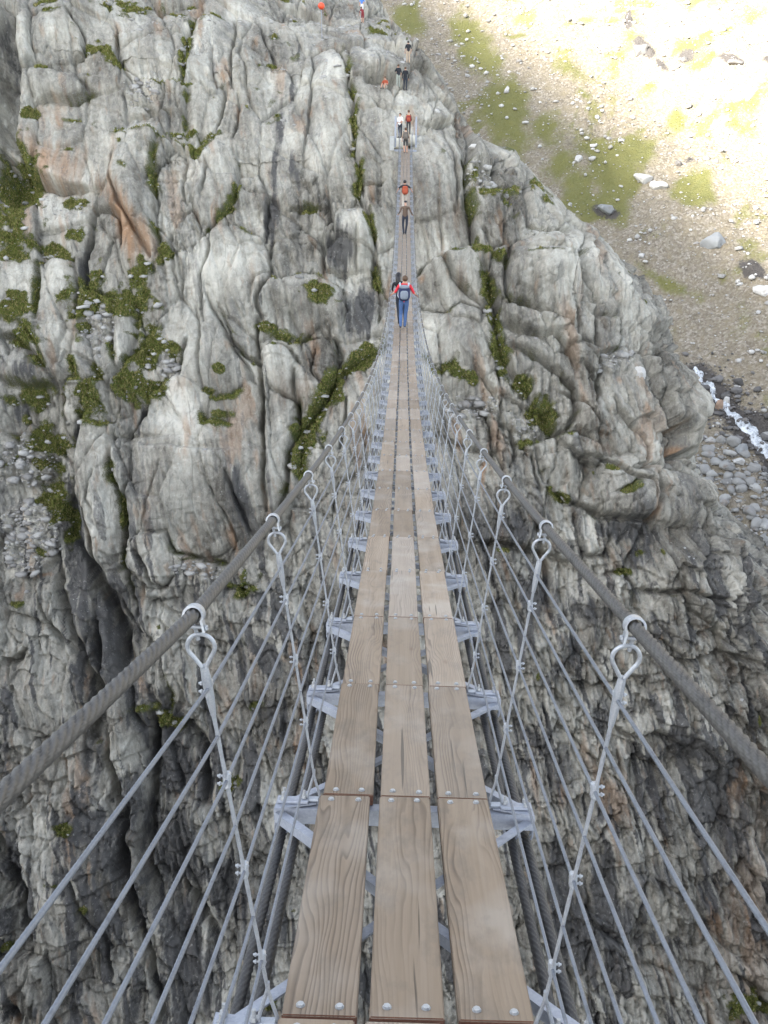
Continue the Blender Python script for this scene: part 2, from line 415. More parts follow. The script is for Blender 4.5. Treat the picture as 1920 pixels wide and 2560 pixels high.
('E', [(780,1180),(900,1290),(930,1180),(880,1040)], 1.0,.35,-.5,.6),
('E', [(820,1300),(830,1500),(800,1746)], 1.4,.4,.6,0),
('E', [(1000,1350),(1100,1500),(1120,1746)], 1.2,.4,-.5,0),
('E', [(0,1010),(60,990),(110,930)], 1.1,.3,.6,0),
('E', [(150,620),(170,700),(320,880),(400,960)], .9,.3,.6,.2),
('G', [(600,0),(660,250),(700,600),(780,900),(900,1441)], 1.6,.5,.5,0),
('G', [(820,20),(800,300),(790,600),(850,800)], 1.5,.45,-.6,0),
('G', [(0,450),(60,620),(130,850),(140,1000)], 1.3,.5,.5,0),
('G', [(400,650),(460,850),(580,950),(600,1200)], 1.0,.3,.3,.1),
('G', [(960,620),(1080,820),(1200,1000)], 1.2,.4,.4,0),
('G', [(0,1340),(60,1380),(90,1441)], 1.4,.4,.8,0),
('F', [(560,200),(600,420),(740,420),(780,300)], 1.0,.3,.4,.1),
('F', [(330,200),(350,420),(420,560),(440,800)], 1.2,.4,.3,0),
('F', [(0,340),(200,380),(480,480)], 1.2,.4,.9,.3),
('F', [(740,560),(830,540),(880,580),(900,740)], .9,.3,-.5,.3),
('F', [(920,640),(1060,660),(1250,640),(1500,700)], .9,.35,.6,.2),
('F', [(1000,1010),(1200,1050),(1400,1000),(1659,1060)], .9,.35,.7,.1),
('F', [(560,1180),(640,1200),(760,1180),(900,1150)], 1.0,.35,.6,.1),
('F', [(760,1420),(900,1480),(1040,1460),(1180,1560)], 1.1,.4,.8,0),
('F', [(1180,560),(1240,760),(1400,840)], .9,.3,.4,.3),
]
# bulges / hollows: crop, centre, half sizes, tilt (deg), height
BU = [
('A', (1430,450), (90,250), 3, 1.0), ('A', (250,80), (90,80), 0, 1.0), ('A', (240,340), (150,60), 0, .8), ('A', (880,450), (80,90), 0, .9),
('A', (600,560), (110,50), 0, .7), ('A', (560,850), (80,240), -8, 1.0), ('A', (900,120), (70,60), 0, .8), ('A', (1540,1000), (70,110), 0, 1.1),
('A', (1000,1150), (150,170), 0, 1.1), ('A', (1330,1270), (170,80), 5, 1.0), ('A', (240,1240), (80,130), 0, 1.0), ('A', (20,350), (60,350), 0, -2.5),
('A', (60,760), (100,110), 0, -2.2), ('A', (830,300), (60,60), 0, .7), ('A', (930,800), (80,180), 0, .6),
('B', (660,1170), (120,140), 0, 1.2), ('B', (250,800), (110,250), 0, 1.0), ('B', (300,1170), (110,90), 0, .9), ('B', (470,720), (60,140), 0, -.8),
('B', (250,230), (60,120), -30, .5),
('C', (880,820), (300,220), 0, 1.4), ('C', (420,950), (110,320), 0, 1.1), ('C', (1190,380), (70,110), 0, .8), ('C', (1340,450), (70,90), 0, .6),
('C', (540,260), (60,140), 0, .9), ('C', (900,330), (120,180), 0, .8), ('C', (110,700), (150,260), 0, -2.8), ('C', (60,1150), (150,250), 0, -2.2), ('C', (120,400), (110,80), 0, 1.2),
('C', (1200,780), (70,230), 0, .6), ('C', (1560,520), (110,110), 0, .8), ('C', (280,1150), (50,260), 0, -1.6),
('D', (560,190), (160,150), 0, 1.0), ('D', (200,420), (120,150), 0, .8), ('D', (560,580), (130,90), 20, .8), ('D', (800,800), (80,100), 0, .8), ('D', (1300,850), (110,170), -10, 1.4),
('D', (640,1080), (100,140), 0, .6), ('D', (980,1150), (160,110), 0, .9), ('D', (200,780), (160,80), 10, -.9), ('D', (1100,1420), (300,90), 0, -1.0), ('D', (1300,1250), (160,150), 0, .8),
('E', (900,300), (220,280), 0, .7), ('E', (700,950), (90,300), -10, -1.3), ('E', (950,1450), (170,260), 0, -1.4), ('E', (650,1350), (70,230), -8, .8), ('E', (250,1300), (200,300), 0, .6),
('G', (930,600), (130,560), -8, -1.6), ('G', (400,700), (220,400), 0, .6), ('G', (50,750), (80,300), -8, -1.0),
('F', (650,320), (110,120), 0, .8), ('F', (820,640), (80,90), 0, .7), ('F', (400,700), (200,300), 0, -.7), ('F', (1200,1400), (300,260), 0, .5), ('F', (1000,1620), (300,120), 0, -1.0),
]
# tints: crop, centre, half sizes, tilt, kind, strength   (m moss, d dark: water stains, also clefts, recesses, below steps, o rust stain, p pale)
TI = [
('A', (60,740), (120,120), 0, 'm', 1.2), ('A', (325,990), (45,28), 0, 'm', 1.2), ('A', (230,1080), (80,40), 15, 'm', 1.1), ('A', (615,1200), (50,60), 0, 'm', 1.3), ('A', (480,1320), (180,80), 0, 'm', 1.2),
('A', (60,1330), (90,70), 0, 'm', 1.1), ('A', (140,505), (40,30), 0, 'm', 1.2), ('A', (190,300), (30,16), 0, 'm', 1), ('A', (430,190), (80,40), 20, 'm', .9), ('A', (840,620), (45,28), 0, 'm', 1.2),
('A', (1390,1290), (80,35), 15, 'm', 1.0), ('A', (1320,878), (40,14), 0, 'm', 1.0), ('A', (60,1000), (90,110), 0, 'm', .8), ('A', (300,850), (60,30), 0, 'm', .7), ('A', (720,1110), (50,30), 0, 'm', .9),
('A', (800,550), (140,22), 0, 'm', .7), ('A', (560,20), (120,30), 0, 'm', .6),
('A', (200,690), (130,80), 10, 'o', .9), ('A', (300,720), (70,80), 0, 'o', .7), ('A', (560,1000), (40,140), -20, 'o', 1.1), ('A', (630,1080), (30,70), -15, 'o', .9), ('A', (495,760), (14,120), -4, 'o', .8),
('A', (1205,290), (25,60), -5, 'o', .7), ('A', (870,30), (30,40), 0, 'o', .7), ('A', (960,20), (60,20), 0, 'o', .4), ('A', (800,690), (60,70), 0, 'o', .3), ('A', (1110,1180), (18,80), 0, 'o', .4), ('A', (1600,870), (20,60), 0, 'o', .3),
('A', (1215,540), (22,110), 6, 'd', 1.0), ('A', (1185,720), (16,110), 3, 'd', 1.0), ('A', (1175,920), (26,110), 2, 'd', 1.1), ('A', (1262,370), (16,60), 2, 'd', .9), ('A', (1280,215), (12,60), 0, 'd', .8), ('A', (1265,720), (18,80), -8, 'd', .9),
('A', (840,730), (35,90), 0, 'd', .5), ('A', (355,1150), (28,110), 3, 'd', .8), ('A', (1475,1060), (65,75), 0, 'd', 1.0), ('A', (1565,1300), (75,110), 0, 'd', 1.0), ('A', (790,1160), (25,70), 0, 'd', .6), ('A', (1130,560), (30,80), 0, 'd', .4),
('A', (1130,860), (16,90), 0, 'd', .5), ('A', (20,150), (50,190), 0, 'd', .7), ('A', (1130,1290), (25,60), 0, 'd', .6),
('A', (1430,280), (70,80), 0, 'p', .5), ('A', (1000,1160), (150,120), 0, 'p', .7), ('A', (1200,110), (200,40), 15, 'p', .7), ('A', (1090,740), (60,60), 0, 'p', .7), ('A', (640,520), (80,20), 0, 'p', .6), ('A', (450,590), (70,40), 0, 'p', .7),
('A', (1560,960), (40,60), 0, 'p', .6), ('A', (230,1250), (60,100), 0, 'p', .5), ('A', (1350,950), (80,30), 0, 'p', .5), ('A', (1600,250), (60,60), 0, 'p', .6), ('A', (1250,1210), (60,30), 0, 'p', .4),
('B', (60,420), (80,60), 0, 'p', .7), ('B', (240,650), (90,70), 0, 'p', .4), ('B', (600,1070), (70,30), 0, 'p', .3),
('B', (400,740), (25,60), 0, 'm', .9), ('B', (450,1100), (60,25), 10, 'm', 1.0), ('B', (450,1230), (25,100), -8, 'm', 1.0), ('B', (550,850), (30,40), 0, 'm', .5), ('B', (330,1300), (40,20), 0, 'm', .7), ('B', (60,30), (90,25), 20, 'm', .6),
('B', (180,760), (40,80), 0, 'o', .35), ('B', (310,900), (50,70), 0, 'o', .4), ('B', (170,1190), (25,20), 0, 'o', .8), ('B', (330,1200), (18,50), 0, 'o', .6), ('B', (905,1130), (15,40), -20, 'o', .8),
('B', (590,1230), (60,60), 0, 'd', .35), ('B', (320,540), (20,20), 0, 'd', .3),
('C', (580,450), (120,60), 10, 'm', 1.3), ('C', (370,520), (55,80), 0, 'm', 1.2), ('C', (120,700), (130,140), 0, 'm', 1.1), ('C', (180,920), (90,80), 0, 'm', 1.0), ('C', (110,1150), (80,50), 0, 'm', .9), ('C', (760,310), (45,40), 0, 'm', 1.0),
('C', (380,80), (80,130), 0, 'm', 1.0), ('C', (640,300), (60,100), 0, 'm', 1.1), ('C', (60,100), (90,60), 0, 'm', 1.0), ('C', (80,230), (90,60), 0, 'm', .9), ('C', (120,490), (130,50), 0, 'm', .9), ('C', (1140,190), (50,25), 0, 'm', 1.1), ('C', (1240,235), (50,28), 0, 'm', 1.0),
('C', (890,485), (45,18), 10, 'm', 1.0), ('C', (960,385), (20,14), 0, 'm', 1.2), ('C', (940,590), (50,30), 0, 'm', .8), ('C', (1570,320), (80,45), -25, 'm', 1.3), ('C', (1410,490), (50,70), -35, 'm', 1.2), ('C', (1340,640), (50,80), -20, 'm', 1.1), ('C', (1320,740), (60,50), 0, 'm', .8),
('C', (1090,360), (30,20), 0, 'm', .8), ('C', (990,230), (35,25), 0, 'm', .7), ('C', (1050,1300), (60,40), 0, 'm', .7), ('C', (240,1050), (30,100), 0, 'm', .8), ('C', (870,1215), (60,10), 0, 'm', .5),
('C', (290,1100), (40,230), -8, 'd', 1.1), ('C', (330,690), (18,80), 8, 'd', .9), ('C', (1040,950), (28,130), -12, 'd', 1.1), ('C', (590,600), (16,70), 12, 'd', .9), ('C', (1155,820), (16,180), 0, 'd', .7), ('C', (100,400), (110,60), 20, 'd', .8), ('C', (60,520), (80,50), 0, 'd', .8),
('C', (700,800), (160,70), 0, 'd', .35), ('C', (900,860), (90,120), 0, 'd', .25), ('C', (1000,140), (40,50), 0, 'd', .5), ('C', (1560,150), (60,120), 0, 'd', .9), ('C', (1140,70), (25,70), 0, 'd', .6), ('C', (1360,330), (20,60), 0, 'd', .5), ('C', (420,1300), (30,90), -10, 'd', .8),
('C', (1230,460), (30,60), 0, 'o', .4), ('C', (1300,480), (40,50), 0, 'o', .5), ('C', (780,450), (50,25), 0, 'o', .5), ('C', (1010,1130), (12,80), -15, 'o', .9), ('C', (460,800), (20,70), 0, 'o', .3), ('C', (140,1275), (25,12), 0, 'o', 1.0), ('C', (640,900), (20,80), 5, 'o', .3),
('C', (800,600), (170,90), 0, 'p', .6), ('C', (880,330), (80,80), 0, 'p', .6), ('C', (540,300), (40,70), 0, 'p', .6), ('C', (290,560), (30,80), 0, 'p', .6), ('C', (430,1050), (50,150), -5, 'p', .35), ('C', (1060,560), (50,60), 0, 'p', .5), ('C', (1080,860), (30,80), 0, 'p', .4), ('C', (20,1280), (60,60), 0, 'p', .9), ('C', (60,1050), (60,40), 0, 'p', .7),
('D', (160,650), (110,40), 15, 'm', 1.0), ('D', (370,560), (45,80), 0, 'm', 1.2), ('D', (570,830), (60,80), -25, 'm', 1.1), ('D', (330,280), (25,130), 0, 'm', 1.0), ('D', (660,1240), (55,30), 25, 'm', 1.1), ('D', (540,870), (60,40), 0, 'm', .8), ('D', (970,1195), (40,14), -15, 'm', .8), ('D', (890,540), (40,14), 0, 'm', .8),
('D', (510,940), (40,30), 0, 'm', .6), ('D', (1180,230), (130,30), 20, 'm', .5),
('D', (810,800), (70,70), 0, 'o', .35), ('D', (860,1000), (60,25), 15, 'o', .6), ('D', (290,1120), (18,90), 5, 'o', 1.0), ('D', (1140,1270), (30,70), 0, 'o', .7), ('D', (815,110), (14,40), -20, 'o', .8), ('D', (985,660), (20,25), 0, 'o', .8), ('D', (360,730), (40,20), 0, 'o', .7), ('D', (170,190), (14,40), 0, 'o', .7),
('D', (450,180), (50,50), 0, 'd', .3), ('D', (560,760), (60,60), 20, 'd', .4), ('D', (560,1060), (30,80), 0, 'd', .5), ('D', (1000,1400), (160,60), 0, 'd', 1.1), ('D', (440,1380), (90,90), 0, 'd', .9), ('D', (1300,880), (60,80), 0, 'd', .3), ('D', (620,1400), (60,60), 0, 'd', .5), ('D', (1170,1430), (80,70), 0, 'd', .8),
('D', (620,470), (80,30), 25, 'p', .6), ('D', (460,320), (50,18), 10, 'p', .5), ('D', (760,420), (40,60), -20, 'p', .5), ('D', (220,820), (70,50), 0, 'p', .6), ('D', (1000,900), (60,50), 0, 'p', .5), ('D', (1200,1090), (100,20), 10, 'p', .8), ('D', (1440,1270), (70,25), 35, 'p', .8), ('D', (900,1080), (40,50), 0, 'p', .3),
('E', (400,500), (60,350), -14, 'd', .9), ('E', (560,900), (90,260), -16, 'd', 1.1), ('E', (700,820), (60,130), -10, 'd', .8), ('E', (900,1480), (120,220), 0, 'd', 1.2), ('E', (700,460), (14,160), 0, 'd', .7), ('E', (1290,130), (30,120), -8, 'd', .7), ('E', (1340,250), (40,80), 0, 'd', .6), ('E', (1480,1280), (120,70), 20, 'd', .7), ('E', (520,1550), (70,160), 0, 'd', .7),
('E', (1550,560), (60,200), 0, 'd', .6), ('E', (60,1560), (50,120), 0, 'd', .5),
('E', (870,1310), (110,60), 20, 'm', 1.0), ('E', (1320,560), (90,35), -10, 'm', .8), ('E', (1100,470), (90,20), 0, 'm', .5), ('E', (250,130), (80,110), 0, 'm', 1.0), ('E', (130,420), (90,35), 0, 'm', .9), ('E', (1240,1650), (60,25), 0, 'm', .9), ('E', (1380,1230), (60,30), 0, 'm', .5), ('E', (670,180), (14,110), 0, 'm', .7), ('E', (60,690), (60,30), 0, 'm', .5),
('E', (560,320), (70,180), -8, 'p', .5), ('E', (660,1350), (45,200), -8, 'p', .7), ('E', (60,500), (60,110), 0, 'p', .7), ('E', (280,700), (40,100), -25, 'p', .6), ('E', (1300,750), (120,100), 0, 'p', .4), ('E', (60,1250), (50,90), 0, 'p', .6), ('E', (830,1100), (40,80), 0, 'p', .4),
('E', (1260,300), (25,50), -20, 'o', .8), ('E', (190,520), (40,14), 0, 'o', .9), ('E', (760,640), (12,70), 0, 'o', .7), ('E', (1150,1040), (60,30), 0, 'o', .4), ('E', (1350,1100), (70,100), 0, 'o', .3),
('G', (960,500), (140,200), -10, 'd', 1.2), ('G', (1020,1100), (110,320), -10, 'd', 1.3), ('G', (60,650), (70,260), -8, 'd', .9), ('G', (720,250), (70,220), -6, 'd', .9), ('G', (1250,700), (120,200), -12, 'd', 1.0), ('G', (30,1400), (60,50), 0, 'd', 1.1), ('G', (700,1350), (60,130), 0, 'd', .7), ('G', (340,450), (60,70), 0, 'd', .4),
('G', (370,375), (55,32), 0, 'm', 1.1), ('G', (1260,140), (60,40), 0, 'm', .9), ('G', (460,810), (40,18), -25, 'm', .9), ('G', (1480,1350), (60,40), 0, 'm', .7), ('G', (310,690), (60,14), 0, 'm', .5), ('G', (20,1040), (40,40), 0, 'm', .7),
('G', (110,420), (80,60), 0, 'p', .8), ('G', (490,680), (45,60), 0, 'p', .7), ('G', (1000,730), (50,110), -20, 'p', .7), ('G', (640,1150), (110,130), 0, 'p', .6), ('G', (260,760), (80,40), 0, 'p', .6), ('G', (690,60), (40,80), -10, 'p', .7), ('G', (1270,260), (40,60), 0, 'p', .6), ('G', (420,1000), (60,90), 0, 'p', .4),
('F', (500,400), (110,60), 0, 'd', .8), ('F', (930,420), (110,80), 0, 'd', .8), ('F', (350,650), (110,110), 0, 'd', 1.0), ('F', (620,750), (110,80), 0, 'd', .9), ('F', (250,900), (60,160), 0, 'd', .9), ('F', (480,1100), (60,130), 0, 'd', .8), ('F', (880,1330), (110,60), 0, 'd', .7), ('F', (1220,1560), (130,80), 0, 'd', 1.0), ('F', (700,1400), (80,130), 0, 'd', .8),
('F', (1430,700), (100,40), 20, 'd', .4), ('F', (480,1680), (90,110), 0, 'd', .7), ('F', (1450,1660), (100,60), 0, 'd', .7),
('F', (800,640), (70,90), 0, 'p', .8), ('F', (660,280), (60,90), 0, 'p', .7), ('F', (1280,560), (110,60), 20, 'p', .7), ('F', (1100,250), (80,80), 0, 'p', .5), ('F', (1030,1330), (70,70), 0, 'p', .6), ('F', (740,1060), (60,70), 0, 'p', .4), ('F', (1580,330), (60,60), 0, 'p', .8), ('F', (840,1580), (60,60), 0, 'p', .6),
('F', (480,110), (60,30), 25, 'm', 1.0), ('F', (870,25), (25,20), 0, 'm', .8), ('F', (360,1130), (20,60), 0, 'm', .6), ('F', (1640,1390), (30,40), 0, 'm', .7), ('F', (830,530), (60,16), 0, 'm', .7),
('F', (1050,170), (25,70), 0, 'o', .8), ('F', (1560,470), (25,30), 0, 'o', .9), ('F', (1640,1650), (30,100), 0, 'o', .7), ('F', (1310,870), (40,40), 0, 'o', .5), ('F', (1500,1120), (80,60), 0, 'o', .3),
('S', (1880,2300), (60,240), 0, 'o', .6), ('S', (1500,2330), (120,90), 0, 'd', .9), ('S', (1840,2100), (60,120), 0, 'd', .8), ('S', (1640,2200), (70,50), 0, 'd', .7), ('S', (1400,2200), (60,120), 0, 'd', .8), ('S', (1680,2290), (60,60), 0, 'p', .6), ('S', (1580,2080), (70,60), 0, 'p', .6), ('S', (1880,2520), (80,30), 0, 'm', .8),
]
DQ = .075; DS = .08
QS = np.arange(-48, 52, DQ); SS = np.arange(-86, 62, DS)
Q, S = np.meshgrid(QS.astype(np.float32), SS.astype(np.float32)); NR, NC = Q.shape
def sub(q0, q1, s0, s1):
    i0 = max(0, int((s0-SS[0])/DS)); i1 = min(NR, int((s1-SS[0])/DS)+1); j0 = max(0, int((q0-QS[0])/DQ)); j1 = min(NC, int((q1-QS[0])/DQ)+1)
    return slice(i0, i1), slice(j0, j1)
# warped coordinates so that no digitised line stays ruler-straight
WQ = Q + .24*fbm(Q*.30, S*.22, 3, 2) + .07*perlin(Q*1.7, S*1.7, 4); WS = S + .24*fbm(Q*.30+40, S*.22, 5, 2) + .07*perlin(Q*1.7+9, S*1.7, 6)
disp = np.zeros_like(Q); moss = np.zeros_like(Q); dark = np.zeros_like(Q); rust = np.zeros_like(Q); pale = np.zeros_like(Q)
near_j = np.full_like(Q, 9.0)
for c, pts, dep, wid, step, mo in J:
    if c in 'EG' and wid >= .4: dep *= 1.45; wid *= 1.6
    P = [cp(c, p) for p in pts]; L = 2.6
    qa = [p[0] for p in P]; sa = [p[1] for p in P]; mg = 6.5
    sl = sub(min(qa)-mg, max(qa)+mg, min(sa)-mg, max(sa)+mg)
    q = WQ[sl]; s = WS[sl]; best = np.full(q.shape, 99., np.float32); sgn = np.zeros_like(best); along = np.zeros_like(best)
    for k in range(len(P)-1):
        ax, ay = P[k]; bx, by = P[k+1]; ex, ey = bx-ax, by-ay; l2 = ex*ex+ey*ey+1e-6
        t = np.clip(((q-ax)*ex+(s-ay)*ey)/l2, 0, 1); dx = q-ax-t*ex; dy = s-ay-t*ey; d = np.sqrt(dx*dx+dy*dy)
        cr = ex*dy-ey*dx; lt = d < best; best = np.where(lt, d, best); sgn = np.where(lt, np.where(cr > 0, 1, -1), sgn)
        endt = np.where(lt, (k+t)/(len(P)-1), along) if k else (k+t)/(len(P)-1); along = endt.astype(np.float32)
    taper = .35+.65*np.sin(np.pi*np.clip(along, .02, .98))**.5
    w = wid*(.8+.5*perlin(q*.6, s*.6, 31))
    disp[sl] += -1.25*dep*(1-.5*(mo > .5))*taper*np.exp(-(best/np.maximum(w*.52, .07))**1.5) - .14*dep*taper*np.exp(-best/.5)
    # a step: one side proud, fading away from the joint (a hard edge exists only at the joint)
    disp[sl] += step*.6*taper*np.where(sgn > 0, 1, -1)*np.clip(1-best/(L*1.25), 0, 1)*np.tanh(best/.08)
    if mo > 0: moss[sl] = np.maximum(moss[sl], mo*taper*ss(-.30, .12, fbm(q*.45+dep*7, s*.45, 33, 3))*np.exp(-(best/(.16+.75*wid))**1.5)*1.2)
    near_j[sl] = np.minimum(near_j[sl], best)
def ell(c, ce, hs, rot):
    q0, s0 = cp(c, ce); o = CR[c]; u0 = o[0]+ce[0]*o[2]; v0 = o[1]+ce[1]*o[2]; r = R_(rot)
    ax = (math.cos(r)*hs[0]*o[2], math.sin(r)*hs[0]*o[2]); ay = (-math.sin(r)*hs[1]*o[2], math.cos(r)*hs[1]*o[2])
    qa = to_qs(u0+ax[0], v0+ax[1]); qb = to_qs(u0-ax[0], v0-ax[1]); sa = to_qs(u0+ay[0], v0+ay[1]); sb = to_qs(u0-ay[0], v0-ay[1])
    E = np.array([[(qa[0]-qb[0])/2, (sa[0]-sb[0])/2], [(qa[1]-qb[1])/2, (sa[1]-sb[1])/2]])
    if abs(np.linalg.det(E)) < .02: E += np.eye(2)*.3*np.array([[1, 0], [0, -1]])
    mg = 2.2*np.abs(E).sum(1)+1
    sl = sub(q0-mg[0], q0+mg[0], s0-mg[1], s0+mg[1]); I = np.linalg.inv(E)
    a = I[0, 0]*(WQ[sl]-q0)+I[0, 1]*(WS[sl]-s0); b = I[1, 0]*(WQ[sl]-q0)+I[1, 1]*(WS[sl]-s0)
    return sl, np.sqrt(a*a+b*b)
smooth = np.zeros_like(Q)
for c, ce, hs, rot, h in BU:
    sl, r = ell(c, ce, hs, rot); disp[sl] += h*np.exp(-(r*.95)**3)
    if h > 0: smooth[sl] = np.maximum(smooth[sl], ss(1.35, .75, r))
edge_n = .55*fbm(Q*.9, S*.9, 60, 4)
streak_n = .6*fbm(Q*2.2, S*.22, 61, 4)
for c, ce, hs, rot, kd, st in TI:
    sl, r = ell(c, ce, hs, rot)
    if kd == 'm': moss[sl] = np.maximum(moss[sl], np.clip(st*(1.35-r)+edge_n[sl]*.9, 0, 1)*(r < 2))
    elif kd == 'd': r = r*.82; dark[sl] = np.maximum(dark[sl], np.clip(st*1.1*(1.25-r)+streak_n[sl]*.9, 0, 1)*ss(1.9, 1.2, r)*min(st, 1))
    elif kd == 'o': r = r*.85; rust[sl] = np.maximum(rust[sl], np.clip(st*(1.3-r)+streak_n[sl]*.8, 0, 1)*ss(1.9, 1.2, r)*min(st, 1))
    else: pale[sl] = np.maximum(pale[sl], np.clip(st*(1.4-r)+edge_n[sl]*.5, 0, 1)*ss(2., 1.2, r))
# ---- procedural jointing between the digitised joints
low = ss(-18, -36, S)                                            # the lower wall is more laminated and broken
rgt = ss(3, 9, Q)*ss(6, -4, S); smooth = smooth*(1-.5*rgt)
rough_reg = np.clip(.20+.34*rgt+.65*fbm(Q*.09, S*.07, 70, 2)+.28*low, 0.05, 1)*(1-.85*smooth*(1-.35*low))
aq = WQ + .18*WS; as_ = WS
big = 1.1*fbm(Q*.07+3, S*.05, 80, 3); disp += big
def blocks(sx, sy, seed, amp, dep, wid, tilt):
    x = aq/sx + .13*fbm(Q*.5/sx, S*.5/sy, seed+2, 2); y = as_/sy + .13*fbm(Q*.5/sx+7, S*.5/sy, seed+3, 2)
    f1, f2, cx, cy, ox, oy = worley(x, y, seed); e = (f2-f1)*min(sx, sy)
    a = (_r(cx, cy, seed+50)-.5)*amp; tx = (_r(cx, cy, seed+51)-.5)*tilt; ty = (_r(cx, cy, seed+52)-.45)*tilt
    return a + tx*ox*sx + ty*oy*sy - dep*np.exp(-(e/wid)**1.2) - .35*dep*np.exp(-e/(wid*4)), e, _r(cx, cy, seed+53)
b1, e1, h1 = blocks(3.4, 7.0, 100, .9, .55, .11, .36)
b2, e2, h2 = blocks(1.25, 2.8, 200, .42, .32, .07, .5)
b3, e3, h3 = blocks(.52, 1.2, 300, .24, .16, .05, .62)
b4, e4, h4 = blocks(.27, .5, 350, .12, .08, .04, .6)
disp += b1*(.45+.55*rough_reg)*(1-.35*smooth) + b2*(.05+.95*rough_reg**1.2) + b3*(.02+.98*rough_reg**1.5) + b4*(.02+.9*rough_reg**2)
# lamination: steep slabs splitting parallel to the face
lam = fbm(aq*1.25+.4*fbm(Q*.25, S*.25, 90, 2), as_*.16, 91, 5, .55)
lamr = 1-np.abs(lam)*2.0
lw = np.maximum(low*(.45+.55*rough_reg), rough_reg*.6); b7, e7, h7 = blocks(1.9, 2.7, 390, .30, .10, .05, .42); disp += b7*(.32+.8*rgt+.5*low)*(1-.5*smooth)
b5, e5, h5 = blocks(.68, 4.0, 370, .38, .10, .045, .55); b6, e6, h6 = blocks(.26, 1.9, 380, .15, .05, .04, .6)
disp += .05*lam*(.12+.88*lw) + b5*(.06+.94*lw) + b6*(.04+.96*lw)
lam2 = fbm(aq*4.5, as_*.5, 95, 3); disp += .03*lam2*(.15+.85*lw)
# ledges every few metres on the broken parts
lz = as_/3.1 + 1.1*fbm(Q*.16, S*.16, 97, 3); lf = lz-np.floor(lz)
disp += (.5*(lf-.5)*np.where(lf < .9, 1, (1-lf)/.1))*np.clip(low*.8+rough_reg*.35-.2, 0, 1)*-1
disp += .04*fbm(Q*.6, S*.3, 110, 4) + .035*fbm(Q*3.1, S*2.6, 111, 3)*(.3+.7*rough_reg)
rubble = np.zeros_like(Q)
for c, ce, hs in (('C', (60,760), (110,90)), ('C', (70,1080), (110,120)), ('E', (90,330), (120,180)), ('D', (230,780), (120,60)), ('D', (480,880), (60,40)), ('D', (1440,1120), (120,120)), ('C', (410,200), (60,90)), ('A', (600,380), (60,50)), ('C', (730,360), (40,50)), ('B', (430,760), (50,60)), ('D', (960,560), (80,40)), ('E', (1060,490), (120,40)), ('D', (1250,560), (60,80))):
    sl, r = ell(c, ce, hs, 0); rubble[sl] = np.maximum(rubble[sl], ss(1.5, .8, r+edge_n[sl]*.5))
r1, re1, rh1 = blocks(.8, .8, 400, .55, .25, .12, .6); r2, re2, rh2 = blocks(.36, .36, 420, .26, .12, .07, .6)
disp = disp*(1-.35*rubble) + rubble*(r1*.8+r2)
P0, N0, TH = base(Q, S)
disp = np.clip(disp, -4, 3).astype(np.float32); disp -= .2
# keep the anchorage ledge clear for the bridge end
anc = np.exp(-(((Q-0)/2.2)**2 + ((S+.3)/1.7)**2)**1.5); disp = disp*(1-anc) - .35*anc
PT = P0 + N0*disp[..., None]
PT[..., 2] += .25*np.clip(disp, -1, 1)*0
def grid_normals(P):
    du = np.gradient(P, axis=1); dv = np.gradient(P, axis=0); n = np.cross(du, dv); return n/np.linalg.norm(n, axis=-1, keepdims=True)
NRM = grid_normals(PT); up = NRM[..., 2]
def blur(a, k):
    c = np.cumsum(np.pad(a, ((k+1, k), (0, 0)), mode='edge'), 0); a = (c[2*k+1:]-c[:-2*k-1])/(2*k+1)
    c = np.cumsum(np.pad(a, ((0, 0), (k+1, k)), mode='edge'), 1); return (c[:, 2*k+1:]-c[:, :-2*k-1])/(2*k+1)
ups = blur(up.astype(np.float64), 3).astype(np.float32)
# plants settle on ledges that face up
mz = fbm(Q*.12+5, S*.12, 120, 3)
auto = ss(.66, .88, ups)*ss(.05, .4, mz+.25*edge_n)*(S < 8)*(Q < 20)*.75
auto = np.maximum(auto, ss(.7, .9, ups)*ss(.1, .4, mz)*.6)
moss = np.clip(np.maximum(moss*(.8+.3*ss(.2, .6, ups)), auto)+.35*edge_n*(moss > .05), 0, 1)
moss *= 1-.75*rubble*(rh1 > .35)
# water stains run down the fall line from joints
st = fbm(aq*.7, as_*.10, 130, 4); st2 = fbm(aq*2.6, as_*.2, 131, 4)
auto_d = ss(.10, .5, st+.45*st2+.3*(h2-.5))*(.42+.4*low) ; dz = fbm(aq*.17, as_*.11, 133, 3); auto_d = np.maximum(auto_d, low*.85*ss(.16, .58, .75*dz+.30*lam+.25*st2+.4*edge_n+.5*(h2-.5)+.55*(h5-.5)+.25*(h6-.5))*.95)
dark = np.clip(np.maximum(dark, auto_d), 0, 1)
rust = np.clip(np.maximum(rust, ss(.45, .8, fbm(aq*.6+20, as_*.12, 140, 4))*.5 + ss(.5, .9, fbm(aq*3, as_*.5, 141, 3))*.35), 0, 1)
tone = np.clip(.55+.32*fbm(Q*.22, S*.16, 150, 4)+.24*(h2-.5)+.14*(h3-.5)*rough_reg+.26*(h5-.5)*lw+.14*(h1-.5)+.18*st2+.3*pale-.05*low, 0, 1)
tone = np.clip(tone + rubble*(rh1-.4)*.3, 0, 1)
_u, _v = project(PT.reshape(-1, 3)); _ok = (_u > -420) & (_u < 2340) & (_v > -95) & (_v < 2900) & (TH.ravel() < 2.0); _ok = _ok.reshape(NR, NC)
gf = grid_faces(NR, NC); gf = gf[_ok.ravel()[gf].all(1)]
idx = np.full(NR*NC, -1, np.int64); used = np.unique(gf); idx[used] = np.arange(len(used))
me = np_mesh('rock_cliff', PT.reshape(-1, 3)[used], idx[gf])
at = me.color_attributes.new('mask', 'FLOAT_COLOR', 'POINT')
at.data.foreach_set('color', np.stack([moss, dark, rust, tone], -1).reshape(-1, 4)[used].astype(np.float32).ravel())
me.shade_smooth()
